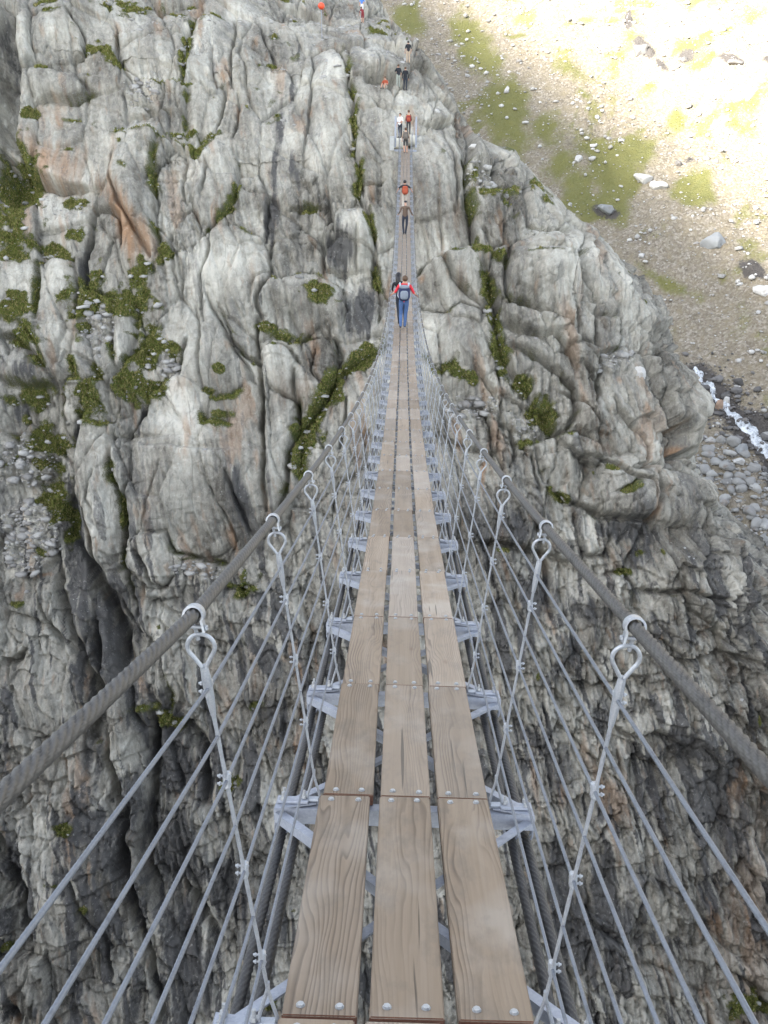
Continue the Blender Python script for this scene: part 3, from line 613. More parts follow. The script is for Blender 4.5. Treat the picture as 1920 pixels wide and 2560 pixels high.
def rock_mat():
    t = NT('cliff_rock'); a = t.n('ShaderNodeAttribute', attribute_name='mask')
    sp = t.n('ShaderNodeSeparateColor'); t.set(sp.inputs[0], a.outputs['Color'])
    mo, dk, ru = sp.outputs[0], sp.outputs[1], sp.outputs[2]; tn = a.outputs['Alpha']
    P = coord(t)
    n1 = t.noise(P, 1.6, 6, .65); n2 = t.noise(t.map(P, (5, 5, .8)), 1, 5, .6); n3 = t.noise(P, 9, 5, .7); n4 = t.noise(t.map(P, (1.2, 1.2, .25)), 1, 4, .6)
    tt = t.math('ADD', t.math('ADD', tn, t.math('MULTIPLY', t.math('SUBTRACT', n1, .5), .7)), t.math('MULTIPLY', t.math('SUBTRACT', n2, .5), .48))
    tt = t.math('ADD', tt, t.math('MULTIPLY', t.math('SUBTRACT', n3, .5), .35), clamp=True)
    base_c = t.ramp(tt, [(.05, (.080, .076, .068)), (.3, (.185, .180, .164)), (.55, (.300, .296, .272)), (.8, (.405, .402, .374)), (1, (.52, .517, .485))])
    warm = t.mix(t.math('MULTIPLY', n4, .9), (.98, 1.0, .965), (1.07, .985, .86))
    c = t.mix(1.0, base_c, warm, 'MULTIPLY')
    rc = t.mix(n3, (.25, .12, .05), (.36, .22, .12))
    c = t.mix(t.math('MULTIPLY', ru, .75), c, rc)
    # dark tint: water stains, clefts and recesses, streaky
    dkf = t.math('MULTIPLY', t.ramp(t.math('ADD', t.math('MULTIPLY', dk, 1.0), t.math('MULTIPLY', t.math('SUBTRACT', n2, .5), .9)), [(.25, 0), (.75, 1)]), .93)
    c = t.mix(dkf, c, t.mix(n1, (.042, .043, .045), (.105, .102, .096)))
    # pale lichen specks
    li = t.math('MULTIPLY', t.ramp(t.noise(P, 5.0, 4, .7), [(.6, 0), (.68, 1)]), .35)
    c = t.mix(li, c, (.5, .5, .46))
    g = t.noise(P, 2.2, 5, .7); g2 = t.noise(P, 14, 4, .7)
    mc = t.mix(t.ramp(g, [(.36, 0), (.62, 1)]), (.030, .066, .011), (.115, .132, .032)); mc = t.mix(t.ramp(g2, [(.45, 0), (.7, .85)]), mc, (.19, .155, .07)); mc = t.mix(t.ramp(t.noise(P, 6, 4, .7), [(.6, 0), (.66, .8)]), mc, (.26, .25, .22))
    mf = t.ramp(t.math('ADD', mo, t.math('MULTIPLY', t.math('SUBTRACT', g2, .5), 1.05)), [(.28, 0), (.5, 1)])
    c = t.mix(mf, c, mc)
    h = t.math('ADD', t.math('ADD', t.math('MULTIPLY', n1, .5), t.math('MULTIPLY', n2, .22)), t.math('MULTIPLY', n3, .22))
    wp = t.n('ShaderNodeVectorMath', operation='ADD'); t.set(wp.inputs[0], t.map(P, (1.3, 1.3, .32))); t.set(wp.inputs[1], t.map(t.noise(P, .9, 3, .5, 0, True), (.9, .9, .9)))
    vo = t.voro(wp.outputs[0], .55, 'DISTANCE_TO_EDGE'); vo2 = t.voro(wp.outputs[0], 1.9, 'DISTANCE_TO_EDGE')
    h = t.math('ADD', h, t.math('ADD', t.math('MULTIPLY', t.ramp(vo, [(0, 0), (.014, 1)]), .24), t.math('MULTIPLY', t.ramp(vo2, [(0, 0), (.05, 1)]), t.math('MULTIPLY', n1, .16))))
    h = t.math('ADD', h, t.math('MULTIPLY', t.math('MULTIPLY', mf, g2), .4))
    return t.fin(c, .82, 0, t.bump(h, .9, .2), .3)
ROCK = rock_mat(); cliff = link('rock_cliff', me, ROCK); tag(cliff, kind='structure')
_fl = PT.reshape(-1, 3); _pu, _pv = project(_fl); _pz = _fl @ FW
def on_cliff(u, v, rad=5.0):
    """the nearest point of the finished rock on the line of sight"""
    m = ((_pu-u)**2+(_pv-v)**2 < rad*rad) & (_pz > 0); i = np.where(m)[0]
    if len(i) == 0: return on_cliff(u, v, rad*2)
    zz = _pz[i]; k = i[(zz < zz.min()+1.2)]; return _fl[k].mean(0)
# ------------------------------------------------------------------ hillside beyond the gorge
_d0 = ray(1900, 1250); _k = 105.0/_d0[1]; HX, HY, HZ = _d0*_k; GX, GY = .30, .62
def hill_z(x, y): return HZ + GX*(x-HX) + GY*(y-HY)
def on_plane(u, v):
    d = ray(u, v); t = (HZ - GX*HX - GY*HY)/(d[2]-GX*d[0]-GY*d[1]); return d*t
hx, hy = np.meshgrid(np.arange(-70, 190, .55), np.arange(78, 340, .55))
hd = 2.2*fbm(hx*.03, hy*.03, 500, 3) + .5*fbm(hx*.16, hy*.16, 501, 4) + .16*fbm(hx*.9, hy*.9, 502, 3)
f1, f2, c1, c2, o1, o2 = worley(hx/2.3, hy/2.3, 505); hd = hd + .35*_r(c1, c2, 9)*ss(.0, .3, f2-f1)
grass = np.zeros_like(hx); wet = np.zeros_like(hx)
hn = .6*fbm(hx*.12, hy*.12, 510, 4); hn2 = fbm(hx*.45, hy*.45, 511, 3)
def patch(arr, u, v, du, dv, rot, st):
    p = on_plane(u, v); r = R_(rot)
    a = on_plane(u+math.cos(r)*du, v+math.sin(r)*du)-p; b = on_plane(u-math.sin(r)*dv, v+math.cos(r)*dv)-p
    I = np.linalg.inv(np.array([[a[0], b[0]], [a[1], b[1]]])); qx = I[0, 0]*(hx-p[0])+I[0, 1]*(hy-p[1]); qy = I[1, 0]*(hx-p[0])+I[1, 1]*(hy-p[1])
    arr[:] = np.maximum(arr, np.clip(st*(1.4-np.sqrt(qx*qx+qy*qy))+hn*.7, 0, 1)*(qx*qx+qy*qy < 4.5))
for g in ((1270,300,60,110,-15,1.0),(1190,120,50,110,-30,.9),(1020,50,60,40,30,1.0),(1540,420,70,60,40,1.2),(1500,510,80,40,10,1.0),(1600,390,50,60,30,1.0),(1740,480,50,50,0,1.3),(1440,460,60,50,40,.8),(1420,200,45,30,40,.9),(1290,100,35,14,20,1.0),
          (1360,330,70,50,30,.7),(1400,410,60,60,30,.7),(1480,370,60,40,30,.6),(1620,225,40,20,-20,.8),(1690,290,30,30,0,.8),(1580,120,50,30,0,.6),(1740,20,60,30,0,.8),(1880,60,50,40,0,.5),(1480,60,40,12,0,.6),(1660,700,110,16,25,.8),(1500,610,30,14,20,.8),(1850,790,40,60,0,.5),(1160,60,60,18,20,.7),(1720,150,40,40,0,.5),(1880,330,40,60,0,.4)):
    patch(grass, *g)
grass = np.clip(np.maximum(grass*1.2, .72*ss(.1, .45, hn+.3*hn2))+.35*hn2*(grass > .05), 0, 1)
STREAM = [(1735,930),(1762,968),(1790,1000),(1822,1030),(1850,1068),(1885,1100),(1925,1145),(1990,1215)]
SP = [on_plane(*p) for p in STREAM]
dmin = np.full_like(hx, 99.)
for a, b in zip(SP[:-1], SP[1:]):
    e = b-a; t = np.clip(((hx-a[0])*e[0]+(hy-a[1])*e[1])/(e[0]**2+e[1]**2), 0, 1)
    dmin = np.minimum(dmin, np.hypot(hx-a[0]-t*e[0], hy-a[1]-t*e[1]))
wet = np.clip(1.35-dmin/2.3+hn*.9, 0, 1)
for g in ((1880,690,40,22,30,.9),(1610,140,36,22,30,1.0),(1655,175,30,14,40,.9),(1835,168,46,11,8,.9),(1710,158,22,14,0,.8),(1570,75,10,40,0,.8),(1915,165,20,18,0,.9),(1720,405,20,14,0,.7),(1520,525,34,14,20,.8)):
    patch(wet, *g)
hd = hd - .9*np.exp(-(dmin/2.2)**2) + .9*wet*np.abs(hn2)
HXYZ = np.stack([hx, hy, hill_z(hx, hy)+hd], -1)
hme = np_mesh('hillside', HXYZ.reshape(-1, 3), grid_faces(*hx.shape))
at = hme.color_attributes.new('mask', 'FLOAT_COLOR', 'POINT')
at.data.foreach_set('color', np.stack([grass, wet, .5+.5*hn2, np.ones_like(hx)], -1).astype(np.float32).ravel()); hme.shade_smooth()
def hill_mat():
    t = NT('scree_and_grass'); a = t.n('ShaderNodeAttribute', attribute_name='mask'); sp = t.n('ShaderNodeSeparateColor'); t.set(sp.inputs[0], a.outputs['Color'])
    P = coord(t); n1 = t.noise(P, .9, 6, .7); n2 = t.noise(P, 3.5, 4, .7); vc = t.voro(P, 3.4, 'F1', 'Color')
    sv = t.n('ShaderNodeSeparateColor'); t.set(sv.inputs[0], vc)
    sc = t.ramp(t.math('ADD', t.math('MULTIPLY', sv.outputs[0], .45), t.math('MULTIPLY', n2, .65)), [(.2, (.155, .128, .092)), (.6, (.28, .243, .188)), (.95, (.52, .485, .42))])
    sc = t.mix(t.ramp(n1, [(.45, 0), (.65, 1)]), sc, t.mix(n2, (.20, .168, .108), (.32, .275, .195)))
    gc = t.mix(n1, (.105, .120, .028), (.22, .205, .065))
    gf = t.ramp(t.math('ADD', sp.outputs[0], t.math('MULTIPLY', t.math('SUBTRACT', n2, .5), 1.6)), [(.2, 0), (.88, .88)])
    c = t.mix(gf, sc, gc)
    wf = t.ramp(t.math('ADD', sp.outputs[1], t.math('MULTIPLY', t.math('SUBTRACT', n2, .5), .9)), [(.4, 0), (.62, 1)])
    c = t.mix(wf, c, t.mix(n1, (.05, .046, .044), (.15, .135, .12)))
    v = t.voro(P, 3.4, 'F1'); h = t.math('ADD', t.math('MULTIPLY', t.math('SUBTRACT', 1, v), .5), n2)
    return t.fin(c, .9, 0, t.bump(h, .8, .3), .2)
hill = link('hillside', hme, hill_mat()); tag(hill, kind='structure')
_hf = HXYZ.reshape(-1, 3)
def on_hill(u, v):
    p = on_plane(u, v); i = int(np.argmin((_hf[:, 0]-p[0])**2+(_hf[:, 1]-p[1])**2)); return _hf[i]
# ------------------------------------------------------------------ stones
rng = np.random.default_rng(5)
def proto_stone(sub_, seed):
    bm = bmesh.new(); bmesh.ops.create_icosphere(bm, subdivisions=sub_, radius=1); r = np.random.default_rng(seed)
    pl = [(r.normal(size=3), r.uniform(.55, .85)) for _ in range(9)]
    for v in bm.verts:
        p = np.array(v.co)
        for n, d in pl:
            n = n/np.linalg.norm(n); k = p @ n
            if k > d: p = p - n*(k-d)
        v.co = p*(1+.05*r.normal())
    V = np.array([v.co[:] for v in bm.verts]); Fc = np.array([[l.index for l in f.verts] for f in bm.faces]); bm.free(); return V, Fc
PR = [proto_stone(1 if k < 9 else 2, k) for k in range(12)]
def scatter(name, pts, sizes, mat, flat=.65, sink=.15):
    Vs = []; Fs = []; off = 0
    for p, s in zip(pts, sizes):
        V, Fc = PR[rng.integers(9)] if s < 1.3 else PR[9+rng.integers(3)]
        a = rng.uniform(0, 6.283); b = rng.normal()*.25; ca, sa = math.cos(a), math.sin(a)
        sc = np.array([rng.uniform(.7, 1.3), rng.uniform(.7, 1.2), flat*rng.uniform(.7, 1.3)])*s*.5
        W = V*sc; W = np.stack([W[:, 0], W[:, 1]*math.cos(b)-W[:, 2]*math.sin(b), W[:, 1]*math.sin(b)+W[:, 2]*math.cos(b)], 1)
        W = np.stack([W[:, 0]*ca-W[:, 1]*sa, W[:, 0]*sa+W[:, 1]*ca, W[:, 2]], 1)
        Vs.append(W+p+np.array([0, 0, s*sink])); Fs.append(Fc+off); off += len(V)
    o = link(name, np_mesh(name, np.concatenate(Vs), np.concatenate(Fs)), mat); return tag(o, kind='stuff')
def stone_mat(name, lo, hi, sc=1.3):
    t = NT(name); P = coord(t); g = t.n('ShaderNodeNewGeometry').outputs['Random Per Island']; n = t.noise(P, sc*3, 5, .65)
    c = t.mix(t.math('ADD', t.math('MULTIPLY', g, .7), t.math('MULTIPLY', n, .4), clamp=True), lo, hi)
    c = t.mix(t.ramp(t.noise(P, sc, 3), [(.6, 0), (.75, .6)]), c, (.22, .16, .11))
    return t.fin(c, .85, 0, t.bump(n, .6, .1), .3)
STONE = stone_mat('scree_stone', (.20, .19, .175), (.66, .65, .62)); CSTONE = stone_mat('rubble_stone', (.17, .165, .155), (.46, .455, .43), 2.5)
def gpix(n, u0, u1, v0, v1): return zip(rng.uniform(u0, u1, n), rng.uniform(v0, v1, n))
pts = []; sz = []
nh = 30000
ii = rng.integers(0, len(_hf), nh*5); U, V = project(_hf[ii]); dens = (1-.45*grass.ravel()[ii])*(.4+.6*ss(-.2, .4, hn.ravel()[ii]))
keep = (U > 930) & (U < 2100) & (V > -80) & (V < 1500) & (rng.uniform(size=len(ii)) < dens) & (dmin.ravel()[ii] > 1.6)
for i in ii[keep][:nh]:
    pts.append(_hf[i] + np.array([rng.uniform(-.3, .3), rng.uniform(-.3, .3), 0])); sz.append(min(.175*(1-rng.uniform())**-.54, 1.1))
scatter('scree_stones', pts, sz, STONE)
pts = []; sz = []
rb = rubble.ravel()*(TH.ravel() < 1.2); ic = np.where(rb*rng.uniform(.3, 1, len(rb)) > .3)[0]; ic = rng.choice(ic, min(len(ic), 1500), replace=False)
for i in ic: pts.append(_fl[i]); sz.append(min(.13*(1-rng.uniform())**-.62, 1.1))
lg = np.where((ups.ravel() > .78) & (TH.ravel() < 1.2) & (SS.repeat(NC) > -70))[0]; lg = rng.choice(lg, 1800, replace=False)
for i in lg: pts.append(_fl[i]); sz.append(min(.10*(1-rng.uniform())**-.6, .7))
mg_ = np.where((moss.ravel() > .5) & (TH.ravel() < 1.2))[0]; mg_ = rng.choice(mg_, 1200, replace=False)
for i in mg_: pts.append(_fl[i]); sz.append(min(.11*(1-rng.uniform())**-.6, .8))
scatter('ledge_rubble', pts, sz, CSTONE, .5, -.08)
# boulders one can single out
def boulder(u, v, wpx, hpx, label, mat, seed, where='hill', tilt=0.0):
    p = on_hill(u, v+hpx*.4) if where == 'hill' else on_cliff(u, v+hpx*.4)
    Z = float(np.asarray(p) @ FW); w = wpx*Z/F_PX; h = hpx*Z/F_PX*1.15
    bm = bmesh.new(); bmesh.ops.create_icosphere(bm, subdivisions=4, radius=1); r = np.random.default_rng(seed)
    V = np.array([q.co[:] for q in bm.verts]); Fc = np.array([[l.index for l in f.verts] for f in bm.faces]); bm.free()
    for _ in range(17):
        n = r.normal(size=3); n /= np.linalg.norm(n); d = r.uniform(.50, .80); k = V @ n
        V = V - np.outer(np.maximum(k-d, 0)*.92, n)
    V = V*(1+.10*fbm(V[:, 0]*2+seed, V[:, 1]*2+V[:, 2]*1.3, seed, 4))[:, None]
    V = V*np.array([w/2/.85, (w+h)*.27, h/2/.8]); ca, sa = math.cos(tilt), math.sin(tilt)
    V = np.stack([V[:, 0]*ca-V[:, 2]*sa, V[:, 1], V[:, 0]*sa+V[:, 2]*ca], 1)
    o = link('boulder', np_mesh('boulder', V, Fc), mat, smooth=False); o.location = (p[0], p[1], p[2]+h*.16)
    return tag(o, label, 'boulder')
BP = stone_mat('boulder_pale', (.36, .35, .33), (.54, .53, .50), .8); BD = stone_mat('boulder_dark', (.10, .095, .09), (.19, .18, .17), .8); BR = stone_mat('boulder_rusty', (.27, .17, .11), (.36, .26, .19), .8); BG = stone_mat('boulder_grey', (.19, .20, .20), (.30, .31, .31), .8)
for k, (u, v, w, h, lab, m, wh, tl) in enumerate((
    (1783, 606, 66, 44, 'big rounded grey boulder alone on the open scree slope', BG, 'hill', -.2),
    (1612, 448, 62, 22, 'long flat pale slab lying below the green patch on the sunny slope', BP, 'hill', -.25),
    (1640, 466, 44, 20, 'pale boulder tucked under the right end of the long flat slab', BP, 'hill', .1),
    (1446, 399, 22, 18, 'pale block beside the grass band in the middle of the slope', BP, 'hill', 0),
    (1269, 246, 14, 16, 'small pale upright boulder on the upper grass slope', BP, 'hill', 0),
    (1180, 367, 30, 13, 'flat white boulder on the edge of the rock right of the far bridge end', BP, 'cliff', 0),
    (1599, 927, 36, 24, 'white angular block perched on the rock spur', BP, 'cliff', -.2),
    (1792, 1020, 22, 28, 'rust brown boulder beside the white stream', BR, 'hill', 0),
    (1848, 1136, 36, 30, 'square grey boulder below the stream, largest one there', BG, 'hill', 0),
    (1850, 1166, 34, 18, 'low pale boulder resting against the square grey one', BP, 'hill', 0),
    (1905, 738, 46, 26, 'pale boulder at the right edge above the stream', BP, 'hill', -.3),
    (1816, 996, 18, 16, 'small white boulder on the far side of the stream', BP, 'hill', 0),
    (1834, 168, 56, 14, 'long dark outcrop on the sunlit slope', BD, 'hill', -.05),
    (1604, 140, 34, 30, 'dark jagged outcrop beside the bright sunlit gully', BD, 'hill', -.5),
    (1712, 157, 20, 16, 'dark boulder between the jagged outcrop and the long one', BD, 'hill', 0),
    (1807, 206, 12, 12, 'tiny dark boulder under the long dark outcrop', BD, 'hill', 0),
    (1520, 520, 46, 20, 'dark stepped boulder at the foot of the middle grass band', BG, 'hill', -.4),
    (1693, 410, 18, 16, 'dark boulder in the bright scree right of the green band', BD, 'hill', 0))):
    boulder(u, v, w, h, lab, m, 40+k, wh, tl)
# stream
sv = []; sw = []
for i in range(len(SP)-1):
    for f in np.linspace(0, 1, 14, endpoint=False): sv.append(SP[i]*(1-f)+SP[i+1]*f)
sv = np.array(sv); n = len(sv); di = np.gradient(sv[:, :2], axis=0); di /= np.linalg.norm(di, axis=1)[:, None]; rows = []
for i in range(n):
    wv = .22+.5*i/n+.2*math.sin(i*.31)*math.sin(i*.13)
    for f in np.linspace(-1, 1, 9):
        x = sv[i, 0]-di[i, 1]*f*wv + .25*math.sin(i*.4); y = sv[i, 1]+di[i, 0]*f*wv
        j = int(np.argmin((_hf[:, 0]-x)**2+(_hf[:, 1]-y)**2)); rows.append((x, y, hill_z(x, y)+hd.ravel()[j]*.75+.16+.2*(1-f*f)+.05*math.sin(i*.9+f*5)+.03*rng.normal()))
t = NT('white_water'); P = coord(t); nz = t.noise(t.map(P, (2, 2, 2)), 1, 5, .7)
wm = t.fin(t.mix(t.ramp(nz, [(.38, 0), (.58, 1)]), (.30, .33, .35), (.74, .77, .79)), .35, 0, t.bump(nz, .6, .2))
st_o = link('stream', np_mesh('stream', np.array(rows), grid_faces(n, 9)), wm, smooth=True); tag(st_o, kind='structure')
pts = []; sz = []
for k in range(420):
    p = sv[rng.integers(n)]; o = rng.normal(size=2)*1.6; o = o + np.sign(o)*.35; x, y = p[0]+o[0], p[1]+o[1]; j = int(np.argmin((_hf[:, 0]-x)**2+(_hf[:, 1]-y)**2)); pts.append(_hf[j]+np.array([0, 0, .1])); sz.append(min(.28*(1-rng.uniform())**-.5, 1.5))
scatter('stream_stones', pts, sz, stone_mat('wet_stone', (.05, .048, .046), (.24, .23, .22), 1.5), .6, .05)
pts = []; sz = []
ig = np.where((U_ := project(_hf))[0] > 1690)[0]; ig = ig[(U_[0][ig] < 2050) & (U_[1][ig] > 1085) & (U_[1][ig] < 1480) & (dmin.ravel()[ig] > 1.2)]
for i in rng.choice(ig, 1500): pts.append(_hf[i]+np.array([rng.uniform(-.3, .3), rng.uniform(-.3, .3), 0])); sz.append(min(.24*(1-rng.uniform())**-.6, 1.7))
scatter('gully_rubble', pts, sz, stone_mat('gully_stone', (.17, .165, .155), (.44, .435, .41), .9), .7, .02)
# tufts of grass on the ledges
gi = np.where((moss.ravel() > .55) & (TH.ravel() < 1.2) & (_pv > -60) & (_pv < 2640) & (_pu > -100) & (_pu < 2000))[0]; gi = rng.choice(gi, min(len(gi), 26000), replace=False)
nb_ = 4; B = np.repeat(_fl[gi], nb_, 0); m_ = len(B); B = B + rng.normal(size=(m_, 3))*.035; an = rng.uniform(0, 6.283, m_); ln = rng.uniform(.05, .17, m_); wd = rng.uniform(.018, .045, m_); tl = rng.normal(size=(m_, 2))*.55
sd = np.stack([np.cos(an), np.sin(an), 0*an], 1)*wd[:, None]; tip = B + np.stack([tl[:, 0]*ln, tl[:, 1]*ln-.25*ln, ln], 1); mid = (B+tip)/2 + np.array([0, 0, .03])
gV = np.stack([B-sd, B+sd, mid+sd*.7, tip, mid-sd*.7], 1).reshape(-1, 3); gF = np.arange(m_*5).reshape(-1, 5)
t = NT('ledge_grass_blades'); rnd = t.n('ShaderNodeNewGeometry').outputs['Random Per Island']
gm = t.fin(t.ramp(rnd, [(0, (.085, .112, .022)), (.5, (.165, .185, .045)), (.8, (.24, .225, .08)), (1, (.33, .27, .13))]), .7, 0, None, .2)
tag(link('ledge_grass', np_mesh('ledge_grass', gV, gF), gm), kind='stuff')
# gorge floor, near bank and land out to the horizon
gx, gy = np.meshgrid(np.concatenate([[-3000, -1200, -500, -200], np.arange(-120, 121, 6), [200, 500, 1200, 3000]]), np.concatenate([[-3000, -1000, -300, -100, -40], np.arange(-20, 70, 3), [90, 150, 400, 1200, 3000]]))
gz = np.where(gy < -26, -3-.0*gy, np.where(gy < 20, -3-73*ss(-26, 20, gy), -76)) + 2.0*fbm(gx*.05, gy*.05, 700, 3)*(gy > 0)
gnd = link('ground', np_mesh('ground', np.stack([gx, gy, gz], -1).reshape(-1, 3), grid_faces(*gx.shape)), plain('gorge_rock', (.20, .195, .185), .9, 0, .3, .3, .3), smooth=True); tag(gnd, kind='structure')
# ------------------------------------------------------------------ sun, and the ridge behind the viewer that shades the gorge
SUN = np.array([-.62, -.66, .42]); SUN /= np.linalg.norm(SUN)
E1 = on_plane(1170, -10); E2 = on_plane(1870, 520); el = (E2-E1)/np.linalg.norm(E2-E1)
lam_ = np.arange(-520, 380, 8.0); crest = E1 + SUN*2000 + np.outer(lam_, el)
crest[:, 2] += 2.0*fbm(lam_*.03, lam_*0, 800, 3) - .0
back = np.array([SUN[0], SUN[1], 0])/math.hypot(SUN[0], SUN[1]); rr = []
for k, (o, dz) in enumerate(((-700, -700), (-200, -190), (0, 0), (300, -200), (1000, -900))):
    row = crest + back*o; row[:, 2] += dz + (5*fbm(lam_*.02+k, lam_*0+k, 801, 3) if o else 0); rr.append(row)
rr = np.array(rr); rr[0, :, 2] = np.minimum(rr[0, :, 2], -3); rr[4, :, 2] = np.minimum(rr[4, :, 2], -3)
ridge = link('mountain_ridge', np_mesh('mountain_ridge', rr.reshape(-1, 3), grid_faces(5, len(lam_))), plain('ridge_rock', (.2, .195, .18), .9, 0, .3, .05, .2)); tag(ridge, kind='structure')
sl = bpy.data.lights.new('sun', 'SUN'); sl.energy = 4.8; sl.angle = R_(.53); sl.color = (1, .955, .88)
so = bpy.data.objects.new('sun', sl); C.objects.link(so); so.rotation_euler = Vector(tuple(SUN)).to_track_quat('Z', 'Y').to_euler()
w = bpy.data.worlds.new('World'); SC.world = w; w.use_nodes = True; nt = w.node_tree
bg = nt.nodes['Background']; sk = nt.nodes.new('ShaderNodeTexSky'); sk.sky_type = 'NISHITA'; sk.sun_disc = False
sk.sun_elevation = math.asin(SUN[2]); sk.sun_rotation = math.atan2(SUN[0], SUN[1]); sk.altitude = 1700; sk.air_density = 1.0; sk.dust_density = 3.0; sk.ozone_density = .6
hs = nt.nodes.new('ShaderNodeHueSaturation'); hs.inputs['Saturation'].default_value = .42; nt.links.new(sk.outputs[0], hs.inputs['Color']); nt.links.new(hs.outputs[0], bg.inputs[0]); bg.inputs[1].default_value = .15
vs = SC.view_settings; vs.view_transform = 'Standard'; vs.look = 'None'; vs.exposure = 2.25; vs.gamma = 1; vs.use_curve_mapping = False

SC.cycles.max_bounces = 4; SC.cycles.diffuse_bounces = 2; SC.cycles.use_adaptive_sampling = True; SC.cycles.adaptive_threshold = .02; SC.cycles.glossy_bounces = 2
# ------------------------------------------------------------------ the footbridge
BX, BH, BB, BK = .0312, 1.6138, .24687, .0030055
BL, BY0, TWIST = 1.33045, 1.9218, -.014
RAIL_X, RAIL_H, FOOT_X = .457, 1.095, .327
def dz(y): return -BH - BB*y + BK*y*y
def slope(y): return math.atan(-BB + 2*BK*y)
JY = [BY0]
for i in range(58): JY.append(JY[-1] + BL*math.cos(slope(JY[-1])))
for i in range(3): JY.insert(0, JY[0] - BL*math.cos(slope(JY[0])))
N_J = len(JY); Y_END = JY[-1]; Y_BEG = JY[0]
def frame(y, up=False, rx=True):
    """deck frame at y: x across, y along the walkway, z off the planks"""
    return Matrix.Translation((BX, y, dz(y))) @ Matrix.Rotation(TWIST*-1, 4, 'Y') @ (Matrix.Rotation(slope(y), 4, 'X') if rx else Matrix.Identity(4))
def bpt(x, y, h):
    """point of the bridge: x across, h upright above the deck; the left side fans out to its post at the near end"""
    if x < -.3 and y < 1.92 and h > .05: x -= .047*(1.92-y)*h/1.1
    c, s = math.cos(-TWIST), math.sin(-TWIST)
    return Vector((BX + x*c, y, dz(y) - x*s + h))
bridge = empty('suspension_footbridge', (BX, JY[3], dz(JY[3])))
tag(bridge, 'long narrow cable footbridge with three rows of wooden planks sagging across the gorge', 'footbridge')
BINV = bridge.matrix_world.inverted(); BINV = Matrix.Translation((-BX, -JY[3], -dz(JY[3])))
def part(name, me, M, mat=None, parent=bridge, smooth=False):
    o = link(name, me, mat, parent, smooth); o.matrix_local = (BINV @ M) if parent is bridge else M; return o
# materials
def wood_mat():
    t = NT('weathered_larch'); oi = t.n('ShaderNodeObjectInfo'); P = coord(t)
    off = t.n('ShaderNodeVectorMath', operation='SCALE'); cb = t.n('ShaderNodeCombineXYZ'); t.set(cb.inputs[0], oi.outputs['Random']); t.set(cb.inputs[1], t.math('FRACT', t.math('MULTIPLY', oi.outputs['Random'], 7.31))); t.set(cb.inputs[2], t.math('FRACT', t.math('MULTIPLY', oi.outputs['Random'], 13.7)))
    t.set(off.inputs[0], cb.outputs[0]); off.inputs['Scale'].default_value = 37.0
    ad = t.n('ShaderNodeVectorMath', operation='ADD'); t.set(ad.inputs[0], P); t.set(ad.inputs[1], off.outputs[0]); V = ad.outputs[0]
    # growth rings: contour lines of a stretched field, close together at the quarter-sawn side, wide arches in the middle
    f = t.noise(t.map(V, (5.5, .85, 1)), 1, 2.5, .45, .25)
    sx = t.n('ShaderNodeSeparateXYZ'); t.set(sx.inputs[0], P)
    ring = t.math('ADD', t.math('MULTIPLY', f, 15.0), t.math('MULTIPLY', sx.outputs[0], 62))
    fr = t.math('FRACT', ring); line = t.ramp(fr, [(0, .0), (.55, .25), (.86, 1), (.97, .5), (1, 0)])
    amp = t.ramp(t.noise(t.map(V, (7, .55, 1)), 1, 2, .5), [(.42, .10), (.62, 1)])
    ln = t.math('MULTIPLY', line, amp)
    fib = t.noise(t.map(V, (260, 5, 20)), 1, 3, .6); fib2 = t.noise(t.map(V, (60, 1.2, 8)), 1, 4, .6); blot = t.noise(t.map(V, (6, 1.3, 4)), 1, 4, .6)
    band = t.noise(t.map(V, (16, .25, 4)), 1, 3, .5)
    c = t.mix(blot, (.242, .180, .120), (.325, .268, .202))
    c = t.mix(t.ramp(band, [(.35, 0), (.65, 1)]), c, t.mix(fib2, (.275, .206, .138), (.355, .308, .252)))
    c = t.mix(t.math('MULTIPLY', t.ramp(fib2, [(.3, 1), (.6, 0)]), .35), c, (.20, .165, .125))
    c = t.mix(t.math('MULTIPLY', ln, .80), c, (.085, .060, .042))
    c = t.mix(t.math('MULTIPLY', t.ramp(t.noise(t.map(V, (3, 2, 2)), 1, 3), [(.52, 0), (.7, 1)]), .5), c, (.40, .375, .335))
    ck = t.ramp(t.noise(t.map(V, (48, 1.1, 3)), 1, 2, .4), [(.70, 0), (.735, 1)]); c = t.mix(t.math('MULTIPLY', ck, .85), c, (.05, .04, .03))
    kn = t.voro(t.map(V, (5.3, 1.9, .01)), 1, 'F1'); kf = t.ramp(kn, [(.03, 1), (.09, 0)]); dt = t.ramp(t.noise(t.map(V, (9, 3.5, 4)), 1, 5, .7), [(.5, 0), (.72, .55)]); c = t.mix(dt, c, (.135, .118, .10))
    c = t.mix(t.math('MULTIPLY', kf, .6), c, (.17, .11, .07))
    r2 = t.math('FRACT', t.math('MULTIPLY', oi.outputs['Random'], 29.3)); c = t.mix(t.math('MULTIPLY', t.ramp(r2, [(.35, 0), (1, 1)]), .34), c, (.46, .435, .40)); c = t.mix(1.0, c, t.mix(oi.outputs['Random'], (.76, .72, .67), (1.15, 1.12, 1.09)), 'MULTIPLY')
    h = t.math('SUBTRACT', t.math('ADD', t.math('MULTIPLY', fib, .25), t.math('MULTIPLY', fib2, .35)), t.math('ADD', t.math('MULTIPLY', ln, .8), t.math('MULTIPLY', ck, 1.2)))
    return t.fin(c, .62, 0, t.bump(h, .55, .0025), .4)
WOOD = wood_mat()
ENDG = plain('plank_end_grain', (.15, .070, .045), .8, 0, .35, 90, .3)
